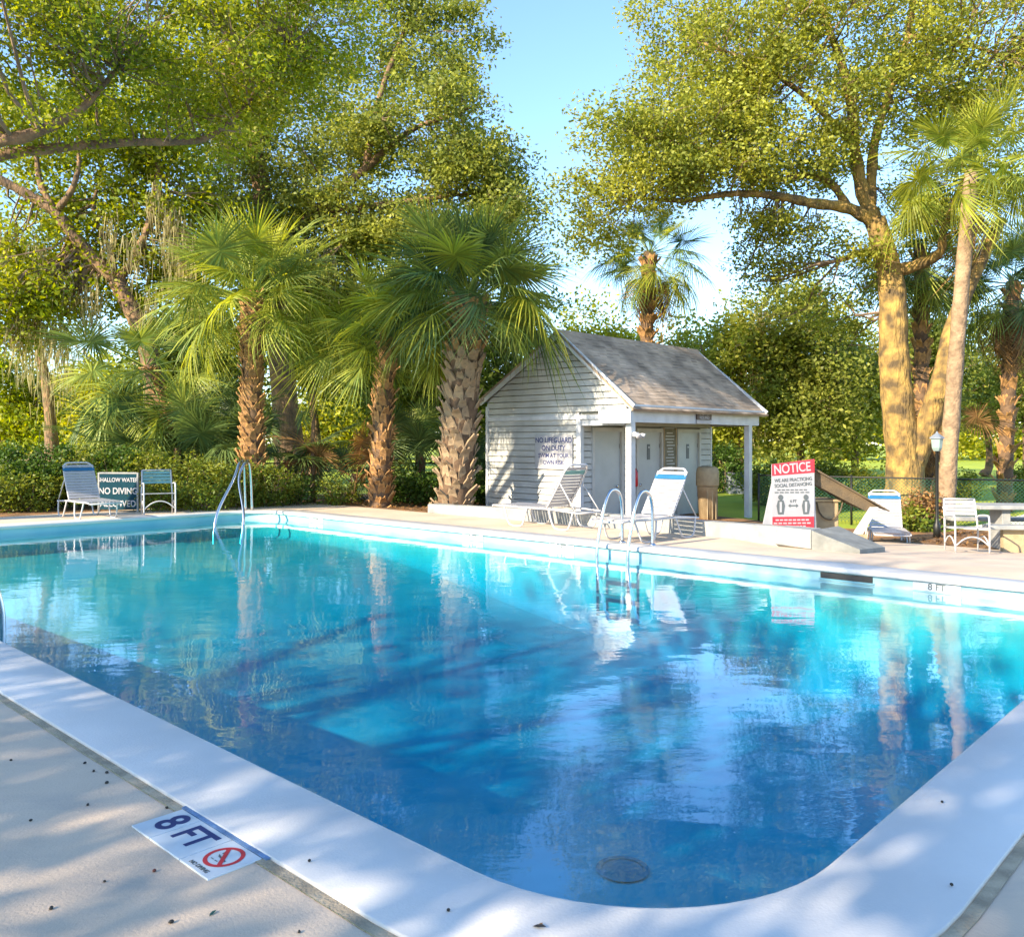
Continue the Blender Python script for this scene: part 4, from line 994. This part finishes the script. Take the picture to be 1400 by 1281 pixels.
# thin bare trunk
tree('young_tree', 'slim leaning brown trunk draped with moss at the far left', G(74, 30),
     [([tuple(G(74, 30)), tuple(P(66, 540, 30)), tuple(P(52, 470, 30)), tuple(P(50, 400, 30)), tuple(P(30, 330, 30))], .20, .08)],
     [(40, 370, 30, 60, 50, 1.5, 30)], 'oak3', 80, .5, .13, twigs=30, moss=([P(x, y, 30) for x, y in [(38, 430), (30, 420), (60, 450), (85, 450), (92, 460), (78, 445)]], 2, 4, 80))
# middle oak
tree('live_oak', 'tall spreading oak filling the sky behind the middle palms', G(400, 29),
     [([tuple(G(400, 29)), tuple(P(385, 500, 29)), tuple(P(370, 350, 29)), tuple(P(352, 220, 29))], .45, .30),
      ([tuple(P(352, 220, 29)), tuple(P(335, 150, 28.5)), tuple(P(320, 90, 28.5)), tuple(P(300, 20, 28))], .18, .06),
      ([tuple(P(352, 225, 29)), tuple(P(362, 150, 29)), tuple(P(390, 80, 29)), tuple(P(410, 0, 29))], .18, .06),
      ([tuple(P(370, 350, 29)), tuple(P(430, 290, 28.5)), tuple(P(500, 230, 28)), tuple(P(560, 180, 28)), tuple(P(640, 150, 28))], .20, .05),
      ([tuple(P(430, 290, 28.5)), tuple(P(520, 280, 28)), tuple(P(600, 270, 28)), tuple(P(680, 260, 28))], .12, .03),
      ([tuple(P(500, 230, 28)), tuple(P(520, 130, 28)), tuple(P(550, 50, 28)), tuple(P(580, -30, 28))], .12, .04),
      ([tuple(P(370, 350, 29)), tuple(P(300, 300, 28)), tuple(P(250, 250, 28))], .12, .03)],
     [(470, 40, 29, 180, 80, 3, 90), (590, 60, 28, 75, 75, 2, 60), (570, 170, 28, 110, 60, 2.5, 90), (640, 235, 28, 75, 50, 2, 60), (690, 250, 28, 34, 45, 1.2, 22), (420, 190, 29, 130, 80, 3, 110), (500, 300, 28.5, 130, 50, 2, 90), (330, 280, 29, 90, 70, 2.2, 70), (300, 120, 29.5, 110, 90, 2.5, 70), (400, 370, 28, 110, 45, 1.6, 60), (500, -60, 29, 200, 60, 3, 60), (250, 60, 29, 110, 90, 2, 50), (300, 330, 30, 160, 60, 2, 70), (450, 330, 30, 120, 60, 2, 60), (600, 300, 28, 100, 40, 1.6, 46), (700, 285, 28, 45, 40, 1.4, 26), (560, 340, 28, 90, 40, 1.4, 34)],
     'oak3', 78, .36, .125, twigs=320, moss=([P(x, y, 27.6) for x, y in [(300, 170), (318, 190), (340, 300), (350, 320), (372, 300), (372, 330), (420, 340), (310, 260), (290, 280), (450, 330), (386, 350)]], 1.2, 3.0, 80), group='live oaks')
# big right oak
tree('live_oak', 'massive oak with yellow lichen on its forked trunk right of the shed', G(1235, 22),
     [([tuple(G(1236, 22)), tuple(P(1237, 640, 22)), tuple(P(1228, 560, 22)), tuple(P(1222, 480, 22)), tuple(P(1220, 400, 22)), tuple(P(1208, 340, 22)), tuple(P(1196, 300, 22))], .46, .25),
      ([tuple(P(1240, 650, 22)), tuple(P(1268, 580, 21.8)), tuple(P(1290, 510, 21.6)), tuple(P(1302, 450, 21.8)), tuple(P(1330, 380, 22)), tuple(P(1370, 300, 22))], .33, .12),
      ([tuple(P(1196, 305, 22)), tuple(P(1160, 285, 21.8)), tuple(P(1110, 278, 21.5)), tuple(P(1060, 268, 21.3)), tuple(P(1000, 265, 21)), tuple(P(930, 275, 21)), tuple(P(870, 270, 21))], .17, .03),
      ([tuple(P(1160, 285, 21.8)), tuple(P(1135, 250, 21.6)), tuple(P(1100, 240, 21.5)), tuple(P(1050, 245, 21.3)), tuple(P(980, 210, 21)), tuple(P(900, 190, 21))], .11, .03),
      ([tuple(P(1200, 310, 22)), tuple(P(1180, 265, 22)), tuple(P(1168, 200, 22)), tuple(P(1160, 120, 22)), tuple(P(1130, 30, 22)), tuple(P(1100, -60, 22))], .20, .06),
      ([tuple(P(1190, 280, 22)), tuple(P(1195, 200, 22)), tuple(P(1215, 130, 22)), tuple(P(1240, 50, 22)), tuple(P(1260, -50, 22))], .14, .05),
      ([tuple(P(1168, 200, 22)), tuple(P(1110, 140, 21.5)), tuple(P(1040, 90, 21.3)), tuple(P(960, 60, 21))], .10, .03),
      ([tuple(P(1220, 372, 22)), tuple(P(1255, 362, 21.8)), tuple(P(1285, 345, 21.7)), tuple(P(1292, 310, 21.8)), tuple(P(1330, 220, 22))], .17, .06),
      ([tuple(P(1210, 345, 22)), tuple(P(1180, 346, 21.9)), tuple(P(1148, 356, 21.8))], .10, .07),
      ([tuple(P(1240, 50, 22)), tuple(P(1320, 60, 21.7)), tuple(P(1400, 90, 21.5))], .08, .03)],
     [(1150, 30, 22, 230, 90, 3.2, 200), (1000, 60, 21.5, 120, 80, 2.5, 100), (960, 150, 21.3, 110, 70, 2.2, 110), (870, 190, 21, 85, 60, 2, 75), (830, 270, 21, 50, 50, 1.6, 34), (900, 255, 21, 90, 30, 1.6, 46), (1080, 150, 21.7, 120, 80, 2.6, 130), (1010, 235, 21.2, 110, 30, 1.6, 55), (1100, 215, 21.6, 70, 40, 1.5, 40), (1250, 130, 22, 100, 60, 2.5, 65), (1340, 50, 22, 120, 100, 3, 100), (1120, 320, 21.6, 70, 22, 1, 12), (1240, -70, 22, 260, 60, 3, 90), (1390, 200, 22.5, 60, 80, 2, 40), (1390, 60, 22.5, 70, 120, 2, 50), (1300, 190, 23, 90, 70, 2, 40), (1060, 300, 21.6, 60, 24, 1, 14), (1120, 370, 23, 90, 40, 1.5, 26), (1060, 350, 23, 60, 40, 1.2, 12), (1300, 300, 23, 90, 70, 2, 30), (800, 320, 21.5, 45, 30, 1.2, 12), (1160, 420, 24, 80, 40, 1.5, 26)],
     'oak2', 74, .27, .095, bark='barky', twigs=460, moss=([P(x, y, 21.5) for x, y in [(1012, 262), (1110, 285), (1060, 275)]], .4, .9, 40), group='live oaks', sides=18, dens=1.08)

# background trees
def bgtree(label, px, Y, topy, boty, wpx, lm, n, moss=None, size=.2, bark='bark', holes=False):
    g = G(px, Y); g.z = min(g.z, -.05) if abs(g.z) < 2 else g.z
    ry = (boty - topy) / 2; cy = (boty + topy) / 2; r_ = random.Random(px * 7 + int(Y))
    lobes = []
    for k in range(7):
        ang = k / 7 * 2 * math.pi; lobes.append((px + math.cos(ang) * wpx * .5, cy + math.sin(ang) * ry * .5, Y + r_.uniform(-1, 1), wpx * r_.uniform(.35, .55), ry * r_.uniform(.35, .55), Y * wpx / F * .5, n // 8))
    lobes.append((px, cy, Y, wpx * .5, ry * .5, Y * wpx / F * .5, n // 8))
    s = Y / F; limbs = [([tuple(g), tuple(P(px + r_.uniform(-8, 8), (boty + 604 + 40) / 2, Y)), tuple(P(px + r_.uniform(-10, 10), cy + ry * .3, Y)), tuple(P(px + r_.uniform(-14, 14), cy - ry * .4, Y))], .22, .08)]
    for k in range(4):
        limbs.append(([tuple(P(px, cy + ry * .5, Y)), tuple(P(px + (k - 1.5) * wpx * .25, cy + ry * .1, Y)), tuple(P(px + (k - 1.5) * wpx * .45, cy - ry * .4, Y))], .10, .03))
    return tree('background_tree', label, g, limbs, lobes, lm, 64, size * 2.9, size, bark, twigs=50, moss=moss, group='trees beyond the pool fence')
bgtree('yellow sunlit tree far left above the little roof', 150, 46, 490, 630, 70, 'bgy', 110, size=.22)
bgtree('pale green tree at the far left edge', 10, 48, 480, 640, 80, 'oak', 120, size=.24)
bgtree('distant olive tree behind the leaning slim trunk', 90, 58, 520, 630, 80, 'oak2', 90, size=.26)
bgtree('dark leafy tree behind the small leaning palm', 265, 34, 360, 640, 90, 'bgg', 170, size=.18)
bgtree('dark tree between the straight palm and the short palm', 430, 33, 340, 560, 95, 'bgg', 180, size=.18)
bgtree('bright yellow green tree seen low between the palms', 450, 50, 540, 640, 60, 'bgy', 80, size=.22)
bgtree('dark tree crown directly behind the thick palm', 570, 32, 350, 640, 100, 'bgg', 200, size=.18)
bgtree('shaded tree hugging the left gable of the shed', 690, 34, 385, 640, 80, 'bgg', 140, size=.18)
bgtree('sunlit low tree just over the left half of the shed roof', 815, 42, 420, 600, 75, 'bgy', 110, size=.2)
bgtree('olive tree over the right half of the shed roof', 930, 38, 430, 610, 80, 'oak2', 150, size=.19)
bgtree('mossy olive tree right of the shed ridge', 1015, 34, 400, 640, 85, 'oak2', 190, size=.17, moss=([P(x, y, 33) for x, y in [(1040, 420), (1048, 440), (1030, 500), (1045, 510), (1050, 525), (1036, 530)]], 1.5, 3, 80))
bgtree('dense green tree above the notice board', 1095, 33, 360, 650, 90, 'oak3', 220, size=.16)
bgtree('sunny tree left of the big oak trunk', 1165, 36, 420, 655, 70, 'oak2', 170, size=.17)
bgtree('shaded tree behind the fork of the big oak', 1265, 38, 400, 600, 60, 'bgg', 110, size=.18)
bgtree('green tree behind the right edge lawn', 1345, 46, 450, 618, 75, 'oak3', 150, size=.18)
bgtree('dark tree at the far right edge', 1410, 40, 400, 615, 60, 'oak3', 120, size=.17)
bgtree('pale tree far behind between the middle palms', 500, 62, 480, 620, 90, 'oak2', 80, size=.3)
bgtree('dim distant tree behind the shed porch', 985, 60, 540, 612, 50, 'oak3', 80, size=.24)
# far wood that reads as one mass
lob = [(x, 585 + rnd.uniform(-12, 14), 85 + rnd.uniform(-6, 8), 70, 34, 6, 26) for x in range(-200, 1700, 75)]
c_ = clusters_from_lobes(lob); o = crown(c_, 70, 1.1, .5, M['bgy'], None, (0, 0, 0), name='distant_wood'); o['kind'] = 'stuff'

# shrubs
def shrub(label, px, Y, h, wd, lm, n, group, size=.07, dep=.6, seed=0, nm='hedge_shrub'):
    g = G(px, Y); c = np.array([g.x, g.y, g.z + h * .5])
    t = thing(nm, label, 'shrub', g, 0, group)
    v = rng.normal(size=(n, 3)); v /= np.linalg.norm(v, axis=1, keepdims=True); v *= rng.uniform(.3, 1, (n, 1)) ** .4
    cl = c + v * np.array([wd, dep, h * .5]); cl[:, 2] = np.maximum(cl[:, 2], g.z + .05)
    crown(cl, 45, .13, size, M[lm], t, g, name='foliage', flat=.9)
    mb = MB()
    for k in range(7):
        a = k * .9; mb.tube([(0, 0, 0), (math.cos(a) * wd * .4, math.sin(a) * .2, h * .4), (math.cos(a) * wd * .7, math.sin(a) * .4, h * .8)], [.02, .012, .005], 4, False)
    mb.build('stem', M['twig'], t); return t
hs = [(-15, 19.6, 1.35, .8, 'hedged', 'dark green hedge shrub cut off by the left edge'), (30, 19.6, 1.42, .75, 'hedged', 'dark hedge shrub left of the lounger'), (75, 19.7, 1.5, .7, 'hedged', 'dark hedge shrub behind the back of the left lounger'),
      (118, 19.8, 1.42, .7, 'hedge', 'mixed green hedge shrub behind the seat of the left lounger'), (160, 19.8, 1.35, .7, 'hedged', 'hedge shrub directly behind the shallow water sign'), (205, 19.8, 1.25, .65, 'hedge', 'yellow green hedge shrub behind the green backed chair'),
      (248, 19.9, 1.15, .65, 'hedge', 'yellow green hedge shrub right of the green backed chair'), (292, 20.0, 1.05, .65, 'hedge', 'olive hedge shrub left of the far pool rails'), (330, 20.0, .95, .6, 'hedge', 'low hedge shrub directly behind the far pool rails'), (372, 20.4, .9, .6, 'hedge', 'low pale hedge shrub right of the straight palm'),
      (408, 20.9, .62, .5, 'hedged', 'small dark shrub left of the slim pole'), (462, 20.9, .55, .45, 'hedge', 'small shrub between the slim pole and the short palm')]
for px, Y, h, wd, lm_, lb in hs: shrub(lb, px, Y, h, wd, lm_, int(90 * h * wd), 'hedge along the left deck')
for px, Y, h, wd, lm_, lb in [(40, 17.9 + .9, .7, .6, 'hedge', 'low yellow green shrub in front of the dark hedge at left'), (-5, 18.6, .8, .6, 'hedge', 'low yellow shrub at the left edge by the deck'), (215, 19.0, .55, .5, 'hedge', 'small low shrub under the green backed chair'), (280, 19.1, .6, .6, 'hedge', 'small low shrub between chair and far rails')]:
    shrub(lb, px, Y, h, wd, lm_, int(110 * h * wd), 'low shrubs in front of the hedge')
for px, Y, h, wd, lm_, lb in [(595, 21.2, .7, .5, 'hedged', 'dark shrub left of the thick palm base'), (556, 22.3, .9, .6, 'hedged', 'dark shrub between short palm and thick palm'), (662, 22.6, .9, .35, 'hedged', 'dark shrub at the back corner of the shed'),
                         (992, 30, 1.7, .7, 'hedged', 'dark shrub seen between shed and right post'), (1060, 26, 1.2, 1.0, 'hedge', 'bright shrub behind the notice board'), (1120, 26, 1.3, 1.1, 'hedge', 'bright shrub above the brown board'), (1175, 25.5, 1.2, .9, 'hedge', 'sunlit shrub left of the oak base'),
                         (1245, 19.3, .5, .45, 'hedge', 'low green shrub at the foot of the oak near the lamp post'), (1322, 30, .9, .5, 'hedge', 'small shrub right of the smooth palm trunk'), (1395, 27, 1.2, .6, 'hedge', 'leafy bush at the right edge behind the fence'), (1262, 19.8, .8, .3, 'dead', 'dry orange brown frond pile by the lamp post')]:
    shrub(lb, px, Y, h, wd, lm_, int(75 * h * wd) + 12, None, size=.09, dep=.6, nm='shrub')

# far house at left
hs_ = thing('far_house', 'far off house with a grey roof just above the left hedge', 'house', (P(92, 604, 60).x, 60, -.1), .3)
MB().box((0, 0, 1.0), (5, 4, 2.0)).build('wall', M['wallf'], hs_)
MB().prism([(-3.2, 1.9), (3.2, 1.9), (0, 2.9)], -2.4, 2.4, 'y').build('roof', M['roofg'], hs_)
MB().box((-1.0, -2.02, 1.1), (1.0, .06, 1.0)).build('window', M['grey'], hs_)

# trees outside the frame that shade the near deck and the pool, as the photograph's shade implies
def offtree(label, base, h, rr, n, lm='oak', zc=None):
    b = Vector(base); zc = zc or h * .68
    t = thing('live_oak', label, 'tree', b, 0, 'live oaks')
    c = catmull([(0, 0, -.1), (.1, 0, h * .3), (-.1, .2, h * .6)], 6); MB().tube(c, [.4 - .2 * i / len(c) for i in range(len(c))], 10).build('trunk', M['bark'], t, True)
    for k in range(6):
        a = k * 1.05; MB().tube(catmull([(0, .1, h * .4), (math.cos(a) * rr * .4, math.sin(a) * rr * .4, h * .62), (math.cos(a) * rr * .8, math.sin(a) * rr * .8, h * .8)], 4), [.14, .13, .11, .1, .08, .07, .06, .05, .04], 7).build('limb', M['bark'], t, True)
    v = rng.normal(size=(n, 3)); v /= np.linalg.norm(v, axis=1, keepdims=True); v *= rng.uniform(.3, 1, (n, 1)) ** .5
    cl = np.array(b) + np.array([0, 0, zc]) + v * np.array([rr, rr, h * .36])
    crown(cl, 60, .45, .17, M[lm], t, b)
    return t
offtree('oak out of view behind the near deck, far left', (-9.6, -5.8, 0), 8.0, 4.5, 330)
offtree('small oak out of view left of the near coping', (-13.2, -.5, 0), 8.5, 3.6, 20)
offtree('tall oak out of view far left of the near deck', (-17.0, -6.0, 0), 13, 4.5, 90)
offtree('oak out of view behind the photographer', (-5.0, -10.0, 0), 9.5, 4.8, 260)
offtree('oak out of view behind and right of the photographer', (2.0, -13.0, 0), 11, 5.0, 160)

# ------------------------------------------------------------------ debris on the near deck
def ground_pt(px, py, z=0.0):
    Y = F * (1.5 - z) / (py - 604); return Vector(((px - 700) / F * Y, Y, z))
gr = 'seeds scattered on the near deck'
SEEDS = [(15, 1038, 'single dark seed on the near deck at the far left edge'), (116, 1042, 'first and topmost dark seed of the little cluster beside the tan joint'),
         (128, 1053, 'small dark seed between two larger ones in the cluster by the joint'), (146, 1055, 'dark seed of the cluster nearest to the tan joint'),
         (146, 1069, 'lowest dark seed of the little cluster beside the tan joint'), (120, 1099, 'lone dark seed on the deck left of the 8 FT tiles'),
         (143, 1203, 'dark seed on the deck straight below the left end of the 8 FT tiles'), (234, 1259, 'dark seed left of the blue green leaf at the bottom'),
         (409, 1272, 'dark seed on the deck at the bottom edge near the tan joint'), (228, 1103, 'dark seed touching the upper left corner of the 8 FT tiles'),
         (42, 1120, 'faint dark seed alone on the deck near the left edge'), (70, 1240, 'dark seed alone in the lower left corner of the deck')]
for i, (px, py, lb) in enumerate(SEEDS):
    p = ground_pt(px, py); r_ = .0062 * rnd.uniform(.7, 1.25)
    s = MB().lathe([(r_ * .3, 0), (r_ * .95, r_ * .45), (r_, r_ * .8), (r_ * .6, r_ * 1.4), (r_ * .15, r_ * 1.6)], (0, 0, 0), 8).build('seed', M['seed'], None, True)
    s.location = (p.x, p.y, DZ); s.scale = (1.3, .9, 1); s.rotation_euler = (0, 0, i); tag(s, lb, 'seed', gr)
for px, py, m_, lb in [(211, 1189, 'seedr', 'single reddish seed on the deck below the depth marker tiles')]:
    p = ground_pt(px, py); s = MB().lathe([(.002, 0), (.007, .003), (.007, .006), (.003, .010)], (0, 0, 0), 8).build('seed', M[m_], None, True); s.location = (p.x, p.y, DZ); tag(s, lb, 'seed')
for px, py, lb in [(423, 1181, 'tiny dark seed on the white coping right of the depth marker'), (613, 1249, 'tiny dark seed on the white coping near the bottom edge'), (1301, 1214, 'dark seed on the white coping at the lower right corner'), (1288, 1100, 'faint dark speck on the white coping at right')]:
    p = ground_pt(px, py); s = MB().lathe([(.002, 0), (.006, .003), (.006, .006), (.003, .009)], (0, 0, 0), 8).build('seed', M['seed'], None, True); s.location = (p.x, p.y, .009); tag(s, lb, 'seed')
def small_leaf(px, py, z, m_, lb, s_, rz):
    p = ground_pt(px, py); vs = [(0, 0, 0), (.3, .16, .10), (.65, .17, .16), (1, 0, .12), (.65, -.16, .14), (.3, -.15, .08), (.5, 0, .03)]
    o = MB().add([(a * s_, b * s_, c * s_) for a, b, c in vs], [(0, 6, 1), (1, 6, 2), (2, 6, 3), (3, 6, 4), (4, 6, 5), (5, 6, 0)]).build('fallen_leaf', M[m_], None)
    o.location = (p.x, p.y, z); o.rotation_euler = (0, 0, rz); tag(o, lb, 'leaf')
small_leaf(286, 1250, DZ + .001, 'gleaf', 'small blue green leaf on the deck below the depth marker', .034, 1.2)
small_leaf(728, 1270, .010, 'seed', 'curled dark brown leaf on the white coping at the bottom', .045, -.3)
small_leaf(735, 1272, .010, 'dead', 'tiny tan curled leaf tucked against the dark leaf on coping', .028, .9)
